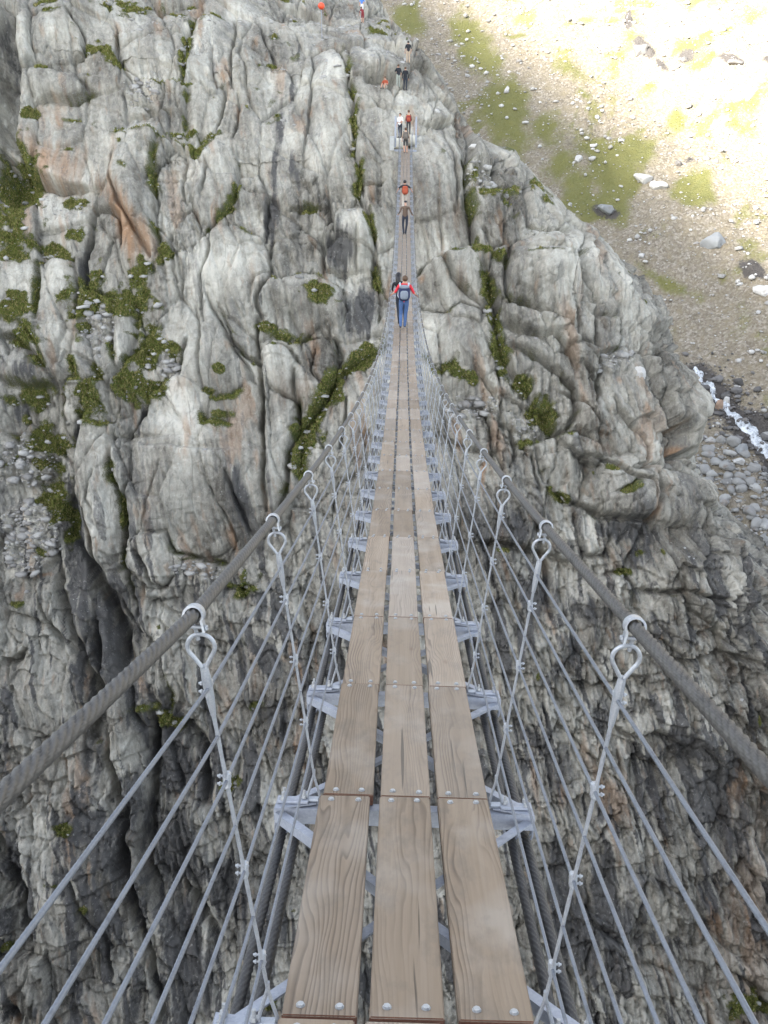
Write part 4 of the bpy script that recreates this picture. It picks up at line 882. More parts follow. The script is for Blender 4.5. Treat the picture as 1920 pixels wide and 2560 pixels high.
def metal(name, lo, hi, rough, met, sc=18):
    t = NT(name); P = coord(t); n = t.noise(P, sc, 5, .6); sp = t.voro(P, sc*6, 'F1', 'Color'); s = t.n('ShaderNodeSeparateColor'); t.set(s.inputs[0], sp)
    c = t.mix(t.math('ADD', t.math('MULTIPLY', n, .7), t.math('MULTIPLY', s.outputs[0], .3)), lo, hi)
    c = t.mix(t.ramp(t.noise(P, sc*.5, 5, .7), [(.52, 0), (.72, .55)]), c, tuple(x*.42 for x in lo))
    return t.fin(c, t.math('ADD', rough-.1, t.math('MULTIPLY', n, .25)), met, t.bump(n, .25, .002))
GALV = metal('galvanised_steel', (.24, .26, .305), (.40, .43, .49), .5, .5)
WIRE = metal('galvanised_wire', (.13, .145, .172), (.215, .235, .265), .5, .5, 40)
ROPE = metal('weathered_wire_rope', (.052, .050, .047), (.122, .117, .108), .55, .45, 30)
ROPED = metal('dark_wire_rope', (.04, .04, .042), (.09, .089, .087), .55, .45, 30)
BOLT = metal('zinc_bolt', (.30, .315, .325), (.46, .47, .475), .45, .6, 60)
# --- planks
PW, PT_, PGAP = .1865, .045, .0305
def plank_me():
    bm = bmesh.new(); bmesh.ops.create_cube(bm, size=1)
    for v in bm.verts: v.co = Vector((v.co.x*PW, v.co.y*(BL-.020), v.co.z*PT_))
    bmesh.ops.bevel(bm, geom=bm.edges[:], offset=.0035, segments=2, affect='EDGES')
    for f in bm.faces: f.material_index = 1 if abs(f.normal.y) > .75 else 0
    me = bpy.data.meshes.new('plank'); bm.to_mesh(me); bm.free(); me.materials.append(WOOD); me.materials.append(ENDG); return me
PLANK = plank_me()
def hexbolt(r=.0105, h=.009):
    m = MB(); vs = [(r*math.cos(k*math.pi/3), r*math.sin(k*math.pi/3), z) for z in (0, h*.75) for k in range(6)] + [(r*.82*math.cos(k*math.pi/3), r*.82*math.sin(k*math.pi/3), h) for k in range(6)]
    fs = [tuple(range(5, -1, -1)), tuple(range(12, 18))] + [(k, (k+1) % 6, 6+(k+1) % 6, 6+k) for k in range(6)] + [(6+k, 6+(k+1) % 6, 12+(k+1) % 6, 12+k) for k in range(6)]
    m.add(vs, fs)
    n = len(m.v); m.v += [(r*1.2*math.cos(k*math.pi/6), r*1.2*math.sin(k*math.pi/6), z) for z in (0, .0025) for k in range(12)]
    m.f += [tuple(n+12+k for k in range(12))] + [(n+k, n+(k+1) % 12, n+12+(k+1) % 12, n+12+k) for k in range(12)]; m.m += [0]*13
    me = m.mesh('bolt'); me.materials.append(BOLT); return me
BOLTM = hexbolt(.0098, .008)
rp = random.Random(3); far_p = MB(); kcount = 0
for i in range(1, N_J):
    y = (JY[i-1]+JY[i])/2; M = frame(y)
    for c in (-1, 0, 1):
        L = M @ Matrix.Translation((c*(PW+PGAP)+rp.uniform(-.003, .003), rp.uniform(-.003, .003), -PT_/2+rp.uniform(-.002, .002))) @ Matrix.Rotation(rp.uniform(-.004, .004), 4, 'Z') @ Matrix.Rotation(rp.uniform(-.006, .006), 4, 'Y') @ Matrix.Rotation(.004, 4, 'X')
        if kcount < 99:
            o = part('plank', PLANK, L); kcount += 1
            for a in (-1, 1):
                for b in (-1, 1):
                    bo = part('bolt', BOLTM, Matrix.Translation((a*PW*.26+rp.uniform(-.004, .004), b*(BL/2-.048)+rp.uniform(-.004, .004), PT_/2)) @ Matrix.Rotation(rp.uniform(0, 1), 4, 'Z'), None, o)
        else:
            Q_ = BINV @ L; n = len(far_p.v); far_p.v += [tuple(Q_ @ v.co) for v in PLANK.vertices]
            far_p.f += [tuple(n+k for k in f.vertices) for f in PLANK.polygons]; far_p.m += [f.material_index for f in PLANK.polygons]
o = far_p.build('plank', [WOOD, ENDG], bridge); tag(o, kind='stuff')
# --- cross beams with gussets, braces
def beam_me():
    m = MB(); z0 = -PT_
    m.box((0, 0, z0-.006), (.96, .058, .010)); m.box((0, -.0265, z0-.036), (.96, .005, .050)); m.box((0, .0265, z0-.036), (.96, .005, .050)); 
    for s in (-1, 1):
        x = s*.42
        m.box((s*.4815, 0, z0-.030), (.006, .052, .040))
        m.add([(s*.33, -.004, z0+.004), (s*.478, -.060, z0+.004), (s*.478, .060, z0+.004), (s*.33, .034, z0+.004), (s*.33, -.004, z0+.010), (s*.478, -.060, z0+.010), (s*.478, .060, z0+.010), (s*.33, .034, z0+.010)],
              [(0, 1, 2, 3), (7, 6, 5, 4), (0, 4, 5, 1), (1, 5, 6, 2), (2, 6, 7, 3), (3, 7, 4, 0)])
        m.box((s*.415, .004, z0+.017), (.115, .045, .013), None, 0, .003)
    me = m.mesh('crossbeam'); me.materials.append(GALV); return me
BEAM = beam_me()
def saddle_me():
    m = MB()
    for y in (-.016, .016):
        for x in (-.0275, .0275):
            m.tube([(x-.024, y, 0), (x-.024, y, -.075)] + [(x-.024*math.cos(a), y, -.075-.022*math.sin(a)) for a in np.linspace(.2, math.pi-.2, 7)] + [(x+.024, y, -.075), (x+.024, y, 0)], .0042, 6)
    me = m.mesh('cable_saddle'); me.materials.append(GALV); return me
SADDLE = saddle_me()
def stud_me():
    m = MB(); m.tube([(0, 0, 0), (0, 0, .032)], .0055, 8); 
    vs = [(.0105*math.cos(k*math.pi/3), .0105*math.sin(k*math.pi/3), z) for z in (.002, .014) for k in range(6)]; m.add(vs, [tuple(range(6, 12))] + [(k, (k+1) % 6, 6+(k+1) % 6, 6+k) for k in range(6)])
    me = m.mesh('bolt'); me.materials.append(BOLT); return me
STUD = stud_me()
for i in range(1, N_J):
    o = part('crossbeam', BEAM, frame(JY[i]))
    if i < 22:
        for s in (-1, 1):
            part('cable_saddle', SADDLE, Matrix.Translation((s*.4275, 0, -PT_-.012)), None, o)
            for x, yy in ((.375, .006), (.452, -.014), (.452, .026)): part('bolt', STUD, Matrix.Translation((s*x, yy, -PT_+.0235 if x < .46 else 0)), None, o)
def brace_me(s):
    m = MB(); z = -PT_-.014 - (.009 if s > 0 else 0); a = Vector((-s*.462, -BL/2+.036, z)); b = Vector((s*.462, BL/2-.036, z)); m.bar(a, b, .036, .006)
    d = (b-a).normalized(); sd = d.cross(Vector((0, 0, 1)))*.0155; m.bar(a-sd+Vector((0, 0, -.018)), b-sd+Vector((0, 0, -.018)), .005, .030)
    me = m.mesh('brace'); me.materials.append(GALV); return me
BR_ = [brace_me(-1), brace_me(1)]; nb = 0; far_b = MB()
for i in range(1, N_J):
    for k in (0, 1):
        L = frame((JY[i-1]+JY[i])/2)
        if nb < 99: part('brace', BR_[k], L); nb += 1
        else:
            Q_ = BINV @ L; n = len(far_b.v); far_b.v += [tuple(Q_ @ v.co) for v in BR_[k].vertices]; far_b.f += [tuple(n+j for j in f.vertices) for f in BR_[k].polygons]; far_b.m += [0]*len(BR_[k].polygons)
tag(far_b.build('brace', GALV, bridge), kind='stuff')
# --- cables
def rope(name, x, h, R, nst, lay, fine_to, step, seg, mat, y0=-2.2, y1=None, depth=.38, near=.25):
    y1 = Y_END+.4 if y1 is None else y1
    ys = list(np.arange(y0, near, .05)) + list(np.arange(near, fine_to, step)) + list(np.arange(fine_to, 20, .12)) + list(np.arange(20.3, y1, .6)) + [y1]
    ys = np.array(ys); n = len(ys); P = np.array([bpt(x, y, h) for y in ys]) - np.array(bridge.location)
    sl_ = -BB + 2*BK*ys; tn = 1/np.sqrt(1+sl_*sl_); s = np.concatenate([[0], np.cumsum(np.linalg.norm(np.diff(P, axis=0), axis=1))])
    th = np.arange(seg)*2*math.pi/seg; ph = s*2*math.pi/lay
    f_ = (((th[None]-ph[:, None])*nst/(2*math.pi)) % 1-.5)*math.pi*2/nst
    q_ = math.sin(math.pi/nst)/(1+math.sin(math.pi/nst)); dd = 1-q_; r = R*(dd*np.cos(f_) + np.sqrt(np.maximum(q_*q_-(dd*np.sin(f_))**2, 0)))
    a = np.cos(th)[None]*r; b = np.sin(th)[None]*r                    # a across, b up (square to the run)
    V = np.stack([P[:, 0:1]+a, P[:, 1:2]-b*(sl_*tn)[:, None], P[:, 2:3]+b*tn[:, None]], -1).reshape(-1, 3)
    i = np.arange(n*seg).reshape(n, seg); j = np.roll(i, -1, axis=1)
    F = np.stack([i[:-1], j[:-1], j[1:], i[1:]], -1).reshape(-1, 4)
    return link(name, np_mesh(name, V, F), mat, bridge, True)
CT = [.16, .27, .375, .485, .60, .72, .84]
for s in (-1, 1):
    rope('handrail_cable', s*RAIL_X, RAIL_H, .0148, 6, .19 if s < 0 else -.19, 11, .009, 60, ROPE)
    for x in (.400, .455): rope('support_cable', s*x, -.155, .0175, 6, .22*s, 11, .011, 54, ROPED, depth=.38, near=1.4)
    for k, t_ in enumerate(CT): rope('side_cable', s*(RAIL_X-(RAIL_X-FOOT_X)*t_), RAIL_H*(1-t_), .0046, 6, .085*(1 if k % 3 else -1), 3.6, .007, 18, WIRE, depth=.16, near=.5)
# --- hangers
def lerp(t_): return (RAIL_X-(RAIL_X-FOOT_X)*t_, RAIL_H*(1-t_))
def hanger_set(s, odd):
    """wire (part) and clamp, eye, clips, foot loop (sub-parts), upright frame at the joint"""
    w = MB(); p0 = lerp(.175); p1 = lerp(.93); n = 90; pts = []
    W0 = Vector((s*p0[0], 0, p0[1])); W1 = Vector((s*p1[0], 0, p1[1])); d = (W1-W0).normalized()
    seg = 10; b = len(w.v)
    for k in range(n+1):
        c = W0.lerp(W1, k/n)
        for q in range(seg):
            th = 2*math.pi*q/seg; r = .0049*(1-.16+.16*abs(math.cos(3*(th-k*.9))))
            w.v.append(tuple(c + Vector((0, 1, 0))*math.cos(th)*r + d.cross(Vector((0, 1, 0)))*math.sin(th)*r))
    for k in range(n):
        for q in range(seg): w.f.append((k*seg+q, k*seg+(q+1) % seg, (k+1)*seg+(q+1) % seg, (k+1)*seg+q)); w.m.append(0)
    # splice below the eye
    S0 = Vector((s*lerp(.112)[0], 0, lerp(.112)[1])); w.tube([S0, S0.lerp(W0, .4), W0, W0+d*.05], [.0085, .0105, .0100, .0062], 10); 
    w.tube([S0+Vector((0, .010, 0)), W0+Vector((0, .009, 0)), W0+d*.035+Vector((0, .007, 0))], .0055, 8)
    wm = w.mesh('hanger'); wm.materials.append(GALVW)
    e = MB(); C0 = Vector((s*lerp(.085)[0], 0, RAIL_H-.074)); ax = -d; lat = Vector((ax.z, 0, -ax.x)); pl = []
    for k in range(25):
        a = -2.25 + 4.5*k/24; pl.append(C0 + lat*math.sin(a)*.029 + ax*math.cos(a)*.029)
    pl = [S0 + lat*(-.004)] + pl + [S0 + lat*.004]
    e.tube(pl, .0047, 9); em = e.mesh('cable_eye'); em.materials.append(GALVW)
    c = MB(); arc = []
    for k in range(15):
        a = math.radians(-38 + 256*k/14); arc.append((math.cos(a), math.sin(a)))
    Cc = Vector((0, 0, 0)); pr = []
    strip = [(.020, -.036)] + [(x*.0178, z*.0178) for x, z in arc] + [(-.021, -.028)]
    vs = []; R0 = []
    for k, (x, z) in enumerate(strip):
        a, q = strip[max(k-1, 0)], strip[min(k+1, len(strip)-1)]; tx, tz = q[0]-a[0], q[1]-a[1]; l = math.hypot(tx, tz); nx, nz = tz/l, -tx/l
        for (o_, yy) in ((0, -.012), (0, .012), (.005, .012), (.005, -.012)): vs.append((s*-1*(x+nx*o_), yy, z+nz*o_))
    fs = []
    for k in range(len(strip)-1):
        for q in range(4): fs.append((k*4+q, k*4+(q+1) % 4, k*4+4+(q+1) % 4, k*4+4+q))
    fs += [(0, 1, 2, 3), tuple((len(strip)-1)*4+q for q in (3, 2, 1, 0))]; c.add(vs, fs)
    c.tube([(.027, 0, -.027), (-.027, 0, -.025)], .004, 8); c.box((.0255, 0, -.027), (.007, .011, .011), None, 0, .002); c.box((-.0255, 0, -.025), (.007, .011, .011), None, 0, .002)
    cm = c.mesh('hook_clamp'); cm.materials.append(GALVW)
    r = MB(); r.tube([(s*.001, 0, -.024), (s*-.003, .004, -.046), (s*-.005, .004, -.060)], .0045, 8)
    rm = r.mesh('shackle'); rm.materials.append(GALVW)
    k = MB(); k.box((0, .004, 0), (.017, .020, .040), None, 0, .004)
    for z in (-.009, .009): k.tube([(s*-.010, .004, z), (s*.022, .006, z)], .0028, 7); k.box((s*.016, .005, z), (.006, .009, .009), None, 0, .002)
    km = k.mesh('cable_clip'); km.materials.append(GALVW)
    f = MB(); F0 = Vector((s*lerp(.93)[0], 0, lerp(.93)[1])); f.tube([F0+Vector((0, 0, .03)), F0, (s*.336-s*.018, .004, -.006), (s*.330-s*.016, .008, -PT_+.004), (s*.330+s*.030, .008, -PT_+.004), (s*.345+s*.018, .002, -.012), F0+Vector((0, 0, .012))], .0052, 8)
    f.box((s*.345, .006, -PT_+.016), (.05, .026, .012), None, 0, .003); fm = f.mesh('foot_loop'); fm.materials.append(GALVW)
    clips = [CT[q] for q in ((0, 2, 4, 6) if odd else (1, 3, 5))]
    return wm, em, cm, rm, km, fm, clips
GALVW = metal('galvanised_fittings', (.27, .29, .32), (.46, .485, .51), .42, .55, 50)
HS = {(s, odd): hanger_set(s, odd) for s in (-1, 1) for odd in (0, 1)}; nh_ = 0; far_h = MB()
for i in range(1, N_J):
    y = JY[i]; odd = 1 if (i-3) % 2 == 0 else 0
    for s in (-1, 1):
        M = Matrix.Translation((BX, y, dz(y) + s*.39*math.sin(TWIST)))
        wm, em, cm, rm, km, fm, clips = HS[(s, odd)]; kids = [('cable_eye', em, Matrix.Identity(4)), ('hook_clamp', cm, Matrix.Translation((s*RAIL_X, 0, RAIL_H)) @ Matrix.Rotation(slope(y), 4, 'X')), ('shackle', rm, Matrix.Translation((s*RAIL_X, 0, RAIL_H))), ('foot_loop', fm, Matrix.Identity(4))]
        for t_ in clips: kids.append(('cable_clip', km, Matrix.Translation((s*lerp(t_)[0], .001, lerp(t_)[1])) @ Matrix.Rotation(slope(y), 4, 'X')))
        if nh_ < 98:
            o = part('hanger', wm, M); nh_ += 1
            for nm, me_, L in kids: part(nm, me_, L, None, o)
        else:
            for me_, L in [(wm, Matrix.Identity(4))] + [(a[1], a[2]) for a in kids[:2]]:
                Q_ = BINV @ M @ L; n = len(far_h.v); far_h.v += [tuple(Q_ @ v.co) for v in me_.vertices]; far_h.f += [tuple(n+j for j in f.vertices) for f in me_.polygons]; far_h.m += [0]*len(me_.polygons)
tag(far_h.build('hanger', GALVW, bridge), kind='stuff')
# --- far posts, their tie, the white block
ye = Y_END+.35
for s in (-1, 1):
    m = MB(); a = bpt(s*.74, ye, .1) - bridge.location; b = bpt(s*.74, ye, 2.15) - bridge.location
    m.bar(a, b, .02, .14); m.bar(a+Vector((0, -.065, 0)), b+Vector((0, -.065, 0)), .13, .012); m.bar(a+Vector((0, .065, 0)), b+Vector((0, .065, 0)), .13, .012)
    m.box(tuple(b+Vector((0, 0, .012))), (.18, .18, .024)); 
    m.tube([bpt(s*.70, ye, 2.08)-bridge.location, bpt(s*RAIL_X, Y_END-1.0, RAIL_H)-bridge.location], .012, 6)
    m.build('anchor_post', GALV, bridge)
m = MB(); m.bar(bpt(-.8, ye, -.12)-bridge.location, bpt(.8, ye, -.12)-bridge.location, .14, .14); m.build('end_beam', GALV, bridge)
blk = MB(); blk.box((0, 0, 0), (.32, .7, .95), None, 0, .02); bo = blk.build('concrete_block', plain('pale_concrete', (.42, .43, .42), .85, 0, .2, 6, .3)); p = bpt(-.98, ye-.1, .38); bo.location = p
tag(bo, 'pale concrete block at the left foot of the far bridge posts', 'concrete block')
# ------------------------------------------------------------------ people
def cloth(name, col, var=.18): return plain(name, col, .85, 0, var, 14, .4)
SKIN = plain('skin', (.46, .27, .19), .55, 0, .08, 20, .1)
BASE = dict(pel=(0, 0, .96), sp=(0, 0, 1.14), ch=(0, .0, 1.34), ne=(0, .005, 1.50), hb=(0, .02, 1.58), ht=(0, .012, 1.68),
            hl=(-.095, 0, .90), kl=(-.10, .02, .50), al=(-.10, -.03, .09), tl=(-.115, .14, .045), hr=(.095, 0, .90), kr=(.10, .02, .50), ar=(.10, -.03, .09), tr=(.115, .14, .045),
            sl=(-.185, 0, 1.42), el=(-.25, -.03, 1.14), wl=(-.25, .08, .90), sr=(.185, 0, 1.42), er=(.25, -.03, 1.14), wr=(.25, .08, .90))
RADI = dict(pel=(.165, .115), sp=(.14, .10), ch=(.165, .11), ne=(.058, .058), hb=(.072, .085), ht=(.072, .088), hl=(.088, .095), hr=(.088, .095), kl=(.062, .066), kr=(.062, .066), al=(.046, .05), ar=(.046, .05), tl=(.042, .034), tr=(.042, .034),
            sl=(.066, .066), sr=(.066, .066), el=(.044, .044), er=(.044, .044), wl=(.028, .026), wr=(.028, .026))
ED = [('pel', 'sp', 'shirt'), ('sp', 'ch', 'shirt'), ('ch', 'ne', 'shirt'), ('ne', 'hb', 'skin'), ('hb', 'ht', 'skin'), ('pel', 'hl', 'leg'), ('hl', 'kl', 'leg'), ('kl', 'al', 'shin'), ('al', 'tl', 'shoe'), ('pel', 'hr', 'leg'), ('hr', 'kr', 'leg'), ('kr', 'ar', 'shin'), ('ar', 'tr', 'shoe'),
      ('ch', 'sl', 'shirt'), ('sl', 'el', 'sleeve'), ('el', 'wl', 'fore'), ('ch', 'sr', 'shirt'), ('sr', 'er', 'sleeve'), ('er', 'wr', 'fore')]
def person(label, loc, height, rz, pose, cols, hair=None, hair_kind='short', lean=0.0, slim=1.0):
    """one continuous skinned body; cols maps shirt / sleeve / fore / leg / shin / shoe to materials"""
    J_ = {k: Vector(v) for k, v in BASE.items()}
    for k, v in pose.items(): J_[k] = Vector(v)
    R = dict(RADI); E_ = list(ED)
    # palm and five fingers on each wrist
    for sd in 'lr':
        w_, e_ = J_['w'+sd], J_['e'+sd]; d = (w_-e_).normalized(); sx = Vector((0, 0, 1)) if abs(d.z) < .8 else Vector((0, 1, 0)); ac = d.cross(sx).normalized(); dn = d.cross(ac)
        if dn.z > 0: dn = -dn
        J_['p'+sd] = w_ + d*.065; R['p'+sd] = (.036, .020); E_.append(('w'+sd, 'p'+sd, 'skin'))
        for q, (o, ln) in enumerate(((-.030, .062), (-.010, .075), (.010, .070), (.029, .055))):
            a = f'f{q}a{sd}'; b = f'f{q}b{sd}'; J_[a] = w_ + d*(.085+ln*.5) + ac*o; J_[b] = w_ + d*(.085+ln*.75) + ac*o*1.05 + dn*ln*.45; R[a] = (.0095, .0095); R[b] = (.008, .008); E_ += [('p'+sd, a, 'skin'), (a, b, 'skin')]
        J_['t'+sd+'h'] = w_ + d*.055 - ac*.048 + dn*.02; R['t'+sd+'h'] = (.011, .011); E_.append(('w'+sd, 't'+sd+'h', 'skin'))
    hd = (J_['ht']-J_['hb']).normalized(); J_['no'] = J_['hb'].lerp(J_['ht'], .35) + Vector((0, .105, 0)); R['no'] = (.014, .016); E_.append(('hb', 'no', 'skin'))
    bm = bmesh.new(); ly = bm.verts.layers.skin.verify(); vid = {}
    for k in J_:
        if k not in R: continue
        v = bm.verts.new(J_[k]); r = R[k]; v[ly].radius = (r[0]*slim, r[1]*slim) if k in RADI else r; v[ly].use_root = (k == 'pel'); vid[k] = v
    for a, b, z in E_: bm.edges.new((vid[a], vid[b]))
    me0 = bpy.data.meshes.new('tmp'); bm.to_mesh(me0); bm.free(); o0 = bpy.data.objects.new('tmp', me0); C.objects.link(o0)
    sk_ = o0.modifiers.new('s', 'SKIN'); sk_.use_smooth_shade = True; sb_ = o0.modifiers.new('u', 'SUBSURF'); sb_.levels = 2; sb_.render_levels = 2
    dg = bpy.context.evaluated_depsgraph_get(); me = bpy.data.meshes.new_from_object(o0.evaluated_get(dg)); bpy.data.objects.remove(o0); bpy.data.meshes.remove(me0); me.name = 'person'
    me.materials.clear(); keys = ['skin'] + sorted(set(cols.keys())); mats = [SKIN] + [cols[k] for k in keys[1:]]
    for m_ in mats: me.materials.append(m_)
    S_ = [(np.array(J_[a]), np.array(J_[b]), z) for a, b, z in E_]
    cen = np.array([f.center[:] for f in me.polygons]); best = np.full(len(cen), 9.); zi = np.zeros(len(cen), np.int32)
    for a, b, z in S_:
        e = b-a; t_ = np.clip(((cen-a) @ e)/(e @ e), 0, 1); d = np.linalg.norm(cen-a-t_[:, None]*e, axis=1); d = d*(1.12 if z == 'leg' else 1)
        idx = keys.index(z) if z in keys else 0; lt = d < best; best = np.where(lt, d, best); zi = np.where(lt, idx, zi)
    me.polygons.foreach_set('material_index', zi); me.shade_smooth()
    co = np.array([v.co[:] for v in me.vertices]); top = float(J_['ht'].z)+.09; sc = height/1.77
    o = bpy.data.objects.new('person', me); C.objects.link(o); o.location = loc; o.rotation_euler = (0, lean, rz); o.scale = (sc, sc, sc)
    tag(o, label, 'person')
    if hair is not None:
        h = MB(); hc = J_['hb'].lerp(J_['ht'], .72) + Vector((0, -.012, .012))
        if hair_kind == 'cap':
            h.ball(hc+Vector((0, .01, .012)), (.098, .118, .085), 16, 10, 0, lambda p: Vector((p.x, p.y, max(p.z, -.15)))); h.box(tuple(hc+Vector((0, .135, -.005))), (.13, .09, .012), None, 0, .005); h.build('cap', hair, o, True)
        else:
            h.ball(hc, (.096, .112, .105), 16, 10, 0, lambda p: Vector((p.x*(1+.04*math.sin(p.z*9+p.x*7)), p.y if p.y < .55 else .55, p.z if p.y < .2 else max(p.z, .15))))
            if hair_kind == 'long':
                h.tube([hc+Vector((-.02, -.05, .02)), hc+Vector((-.035, -.11, -.12)), hc+Vector((-.045, -.13, -.27)), hc+Vector((-.05, -.13, -.40))], [.085, .09, .078, .03], 12)
            h.build('hair', hair, o, True)
    return o
def backpack(label, loc, size, body, pocket, strap, group=None, rz=0.0, straps=True, bare=False):
    t_ = empty('backpack', loc, rz); tag(t_, label, 'backpack'); w, d, h = size
    m = MB(); m.ball((0, 0, h/2), (w/2*1.12, d/2*1.15, h/2*1.05), 20, 14, 0, lambda p: Vector((math.copysign(abs(p.x)**.55, p.x), math.copysign(abs(p.y)**.7, p.y), math.copysign(abs(p.z)**.65, p.z)))); m.build('pack_body', body, t_, True)
    m = MB(); m.ball((0, -d*.52, h*.40), (w*.38, d*.24, h*.30), 16, 10, 0, lambda p: Vector((math.copysign(abs(p.x)**.6, p.x), p.y, math.copysign(abs(p.z)**.6, p.z)))); m.build('pocket', pocket, t_, True)
    m = MB(); m.ball((0, -d*.18, h*.93), (w*.47, d*.46, h*.13), 16, 10, 0, lambda p: Vector((math.copysign(abs(p.x)**.6, p.x), p.y, p.z))); m.build('lid', pocket, t_, True)
    for s in (-1, 1):
        m = MB(); m.tube([(s*w*.36, -d*.1, h*.74), (s*w*.40, d*.25, h*1.02), (s*w*.42, d*.75, h*1.13), (s*w*.46, d*1.45, h*1.02), (s*w*.52, d*1.6, h*.7), (s*w*.62, d*1.0, h*.28), (s*w*.45, d*.3, h*.1)], [.018, .026, .03, .03, .026, .02, .014], 8); m.build('strap', strap, t_, True)
    return t_
M_red = cloth('red_cotton', (.62, .030, .045)); M_jean = cloth('blue_denim', (.06, .115, .25), .3); M_navy = cloth('navy_nylon', (.020, .028, .075)); M_grey = cloth('grey_nylon', (.20, .23, .27)); M_shoe = cloth('dark_shoes', (.05, .04, .035))
M_brown = cloth('brown_knit', (.115, .078, .055)); M_dk = cloth('dark_trousers', (.022, .028, .042)); M_black = cloth('black_cotton', (.015, .017, .022)); M_orange = cloth('rust_orange_nylon', (.36, .075, .035)); M_beige = cloth('beige_trousers', (.47, .42, .36)); M_white = cloth('white_cotton', (.72, .73, .73)); M_green = cloth('pale_green_trousers', (.30, .33, .29)); M_blue = cloth('blue_cotton', (.08, .22, .62)); M_mar = cloth('maroon_cotton', (.20, .025, .03)); M_tan = cloth('tan_cotton', (.42, .33, .24)); M_lg = cloth('pale_grey_strap', (.42, .46, .52)); M_olive = cloth('grey_brown_nylon', (.13, .115, .10)); M_shorts = cloth('dark_shorts', (.05, .05, .05))
H_br = plain('brown_hair', (.085, .045, .022), .6, 0, .3, 60, .5); H_bk = plain('black_hair', (.010, .009, .010), .45, 0, .3, 60, .5)
def deck(x, y): p = bpt(x, y, 0.004); return p
OUT = dict(el=(-.31, -.02, 1.20), wl=(-.385, .06, 1.135), er=(.31, -.02, 1.20), wr=(.385, .06, 1.135), al=(-.075, -.10, .10), tl=(-.085, .05, .045), kl=(-.085, .04, .50), ar=(.06, .04, .09), tr=(.075, .20, .045), kr=(.075, .07, .50))
y1 = 33.3; pr_ = person('man in red T-shirt and blue jeans walking away with both hands on the cables', deck(-.03, y1), 1.70, 0, OUT, dict(shirt=M_red, sleeve=M_red, leg=M_jean, shin=M_jean, shoe=M_shoe), H_br, 'short', .035)
d1 = deck(-.03, y1); backpack('navy backpack with grey pocket on the back of the man in red', (d1.x+.035, d1.y-.205, d1.z+.93), (.33, .17, .47), M_navy, M_grey, M_lg)
person('woman with long black hair walking just ahead of the man in red', deck(-.05, 34.15), 1.72, .1, dict(el=(-.24, .12, 1.20), wl=(-.20, .35, 1.12), er=(.24, .12, 1.18), wr=(.20, .35, 1.10)), dict(shirt=M_black, sleeve=M_black, fore=M_black, leg=M_dk, shin=M_dk, shoe=M_shoe), H_bk, 'long', -.085, .82)
person('man in brown jumper, black cap and dark trousers on the far half of the bridge', deck(.0, 56.2), 1.74, 0, dict(el=(-.30, -.10, 1.15), wl=(-.35, .08, 1.06), er=(.32, -.10, 1.15), wr=(.38, .08, 1.05), al=(-.045, -.02, .09), tl=(-.05, .14, .045), ar=(.045, .02, .09), tr=(.055, .18, .045)), dict(shirt=M_brown, sleeve=M_brown, fore=M_brown, leg=M_dk, shin=M_dk, shoe=M_black), H_bk, 'cap', .02, .95)
y4 = 62.3; person('person in black shirt and beige trousers with both arms spread to the cables', deck(-.02, y4), 1.74, 0, dict(OUT, el=(-.34, -.02, 1.30), er=(.34, -.02, 1.30), wl=(-.42, .06, 1.15), wr=(.42, .06, 1.15)), dict(shirt=M_black, sleeve=M_black, leg=M_beige, shin=M_beige, shoe=M_shoe), H_bk, 'short')
d4 = deck(-.02, y4); backpack('rust orange backpack worn by the person with spread arms', (d4.x+.02, d4.y-.20, d4.z+.95), (.30, .16, .44), M_orange, M_orange, M_black)
y5 = Y_END-.9; person('hiker in dark shorts with bare legs stepping off the far bridge end', deck(.0, y5), 1.74, 0, dict(al=(-.08, -.12, .10), tl=(-.09, .03, .045)), dict(shirt=M_tan, sleeve=M_tan, leg=M_shorts, shoe=M_shoe), H_br, 'short')
d5 = deck(0, y5); backpack('grey brown backpack on the hiker with bare legs', (d5.x, d5.y-.2, d5.z+.93), (.34, .18, .48), M_olive, M_olive, M_black)
def at_y(u, v, y): d = ray(u, v); return d*(y/d[1])
p6 = at_y(1021, 337, 82.2); person('hiker in tan top just beyond the far bridge end, first of the line', tuple(p6), 1.74, 0, {}, dict(shirt=M_tan, sleeve=M_tan, leg=M_shorts, shin=M_shorts, shoe=M_shoe), H_br, 'short'); backpack('red backpack on the hiker beyond the far bridge end', (p6[0], p6[1]-.2, p6[2]+.90), (.34, .18, .46), M_mar, M_orange, M_black)
p7 = at_y(1000, 345, 81.6); person('person in white T-shirt waiting beside the left far post', tuple(p7), 1.74, 2.6, dict(el=(-.26, .02, 1.16), wl=(-.10, .20, 1.12)), dict(shirt=M_white, sleeve=M_white, leg=M_dk, shin=M_dk, shoe=M_shoe), H_br, 'short')
for p_ in (p6, p7):
    m_ = MB(); m_.ball((0, 0, -.36), (.62, .6, .42), 18, 10, 0, lambda p: Vector((math.copysign(abs(p.x)**.5, p.x), math.copysign(abs(p.y)**.5, p.y), min(p.z, .86)*(1+.05*math.sin(p.x*5))))); st = m_.build('rock_step', ROCK, None, True); st.location = tuple(p_)
    tag(st, 'low rock step under the hiker in tan top' if p_ is p6 else 'low rock step under the person in white', 'rock step')
def on(u, v): return Vector(tuple(on_cliff(u, v)))
person('standing hiker in dark top and pale green trousers, left one of two on the rock', on(995, 222), 1.72, .5, dict(el=(-.27, .05, 1.2), wl=(-.12, .22, 1.22)), dict(shirt=M_black, sleeve=M_black, leg=M_green, shin=M_green, shoe=M_shoe), H_br, 'short')
person('standing hiker all in black, right one of two on the rock', on(1012, 224), 1.72, -.3, {}, dict(shirt=M_black, sleeve=M_black, fore=M_black, leg=M_dk, shin=M_dk, shoe=M_shoe), H_br, 'short')
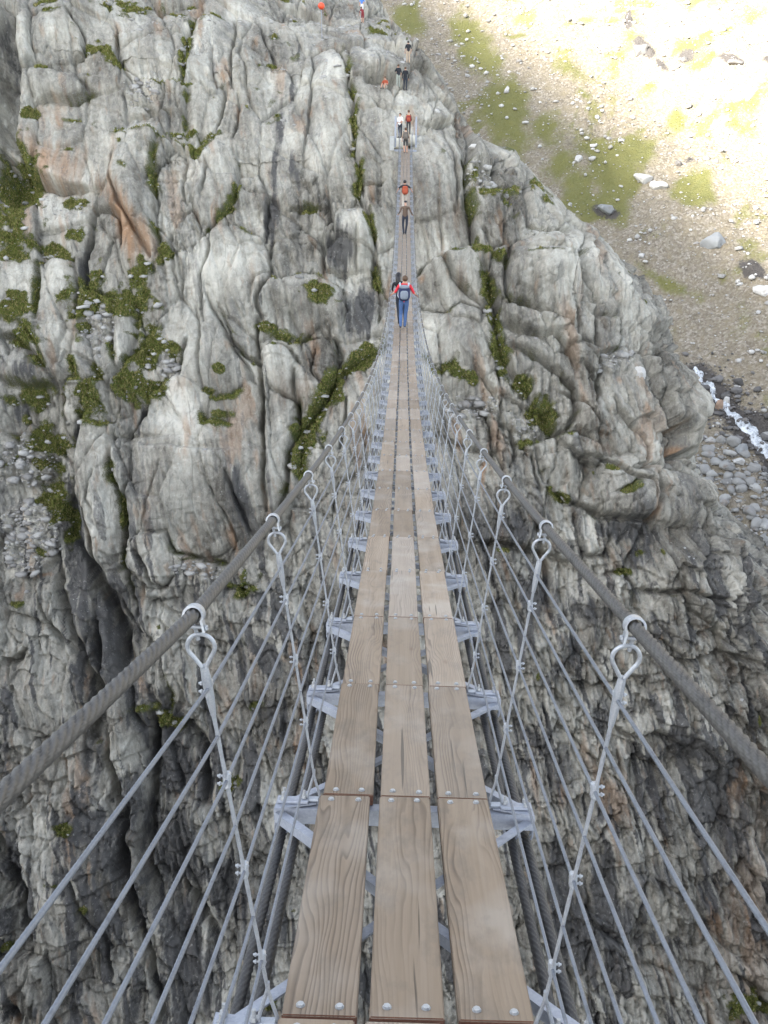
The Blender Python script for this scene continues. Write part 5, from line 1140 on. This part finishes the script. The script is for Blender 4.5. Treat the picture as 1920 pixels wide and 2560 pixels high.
SIT = dict(pel=(0, -.05, .14), sp=(0, -.03, .32), ch=(0, .0, .52), ne=(0, .03, .68), hb=(0, .05, .76), ht=(0, .045, .86), hl=(-.1, .02, .13), hr=(.1, .02, .13), kl=(-.14, .36, .40), kr=(.14, .36, .40), al=(-.13, .55, .08), ar=(.13, .55, .08), tl=(-.14, .70, .05), tr=(.14, .70, .05), sl=(-.18, 0, .60), sr=(.18, 0, .60), el=(-.26, .10, .38), er=(.26, .10, .38), wl=(-.16, .30, .42), wr=(.16, .30, .42))
person('hiker in rust red top sitting on the ledge left of the two standing ones', on(963, 224), 1.72, math.pi-.4, SIT, dict(shirt=M_orange, sleeve=M_orange, leg=M_beige, shoe=M_shoe), H_br, 'short')
person('hiker in black top climbing alone above the two standing ones', on(1021, 158), 1.66, .2, {}, dict(shirt=M_black, sleeve=M_black, leg=M_tan, shin=M_tan, shoe=M_shoe), H_bk, 'short')
person('hiker in bright blue T-shirt on top of the rock at the upper edge', on(907, 31), 1.50, 3.0, dict(el=(-.28, .0, 1.15), wl=(-.2, .15, 1.0)), dict(shirt=M_blue, sleeve=M_blue, leg=M_white, shin=M_white, shoe=M_shoe), H_br, 'short')
person('hiker in maroon top bending below the one in blue', on(905, 58), 1.45, .6, dict(ch=(0, .12, 1.28), ne=(0, .24, 1.40), hb=(0, .28, 1.46), ht=(0, .31, 1.55), sl=(-.18, .14, 1.32), sr=(.18, .14, 1.32), el=(-.22, .25, 1.05), er=(.22, .25, 1.05), wl=(-.18, .36, .85), wr=(.18, .36, .85)), dict(shirt=M_mar, sleeve=M_mar, leg=M_mar, shoe=M_shoe), H_br, 'short')
# marker ball on its mast
pm = on(805, 96); bm_ = at_y(805, 15, float(pm[1])-.3); mk = empty('marker_mast', tuple(pm)); tag(mk, 'bright orange marker ball on a thin grey mast on the cliff top', 'marker ball')
hb_ = float(bm_[2]-pm[2]); m = MB(); m.tube([(0, 0, -.6), (0, -.1, hb_*.5), (0, -.3, hb_+1.1)], .028, 8); m.build('mast', GALV, mk)
m = MB(); m.ball((0, -.3, hb_), 16.6/2*float(np.array(bm_) @ FW)/F_PX, 24, 16); m.build('ball', plain('orange_plastic', (.78, .085, .030), .45, 0, .08, 6, .1), mk, True)
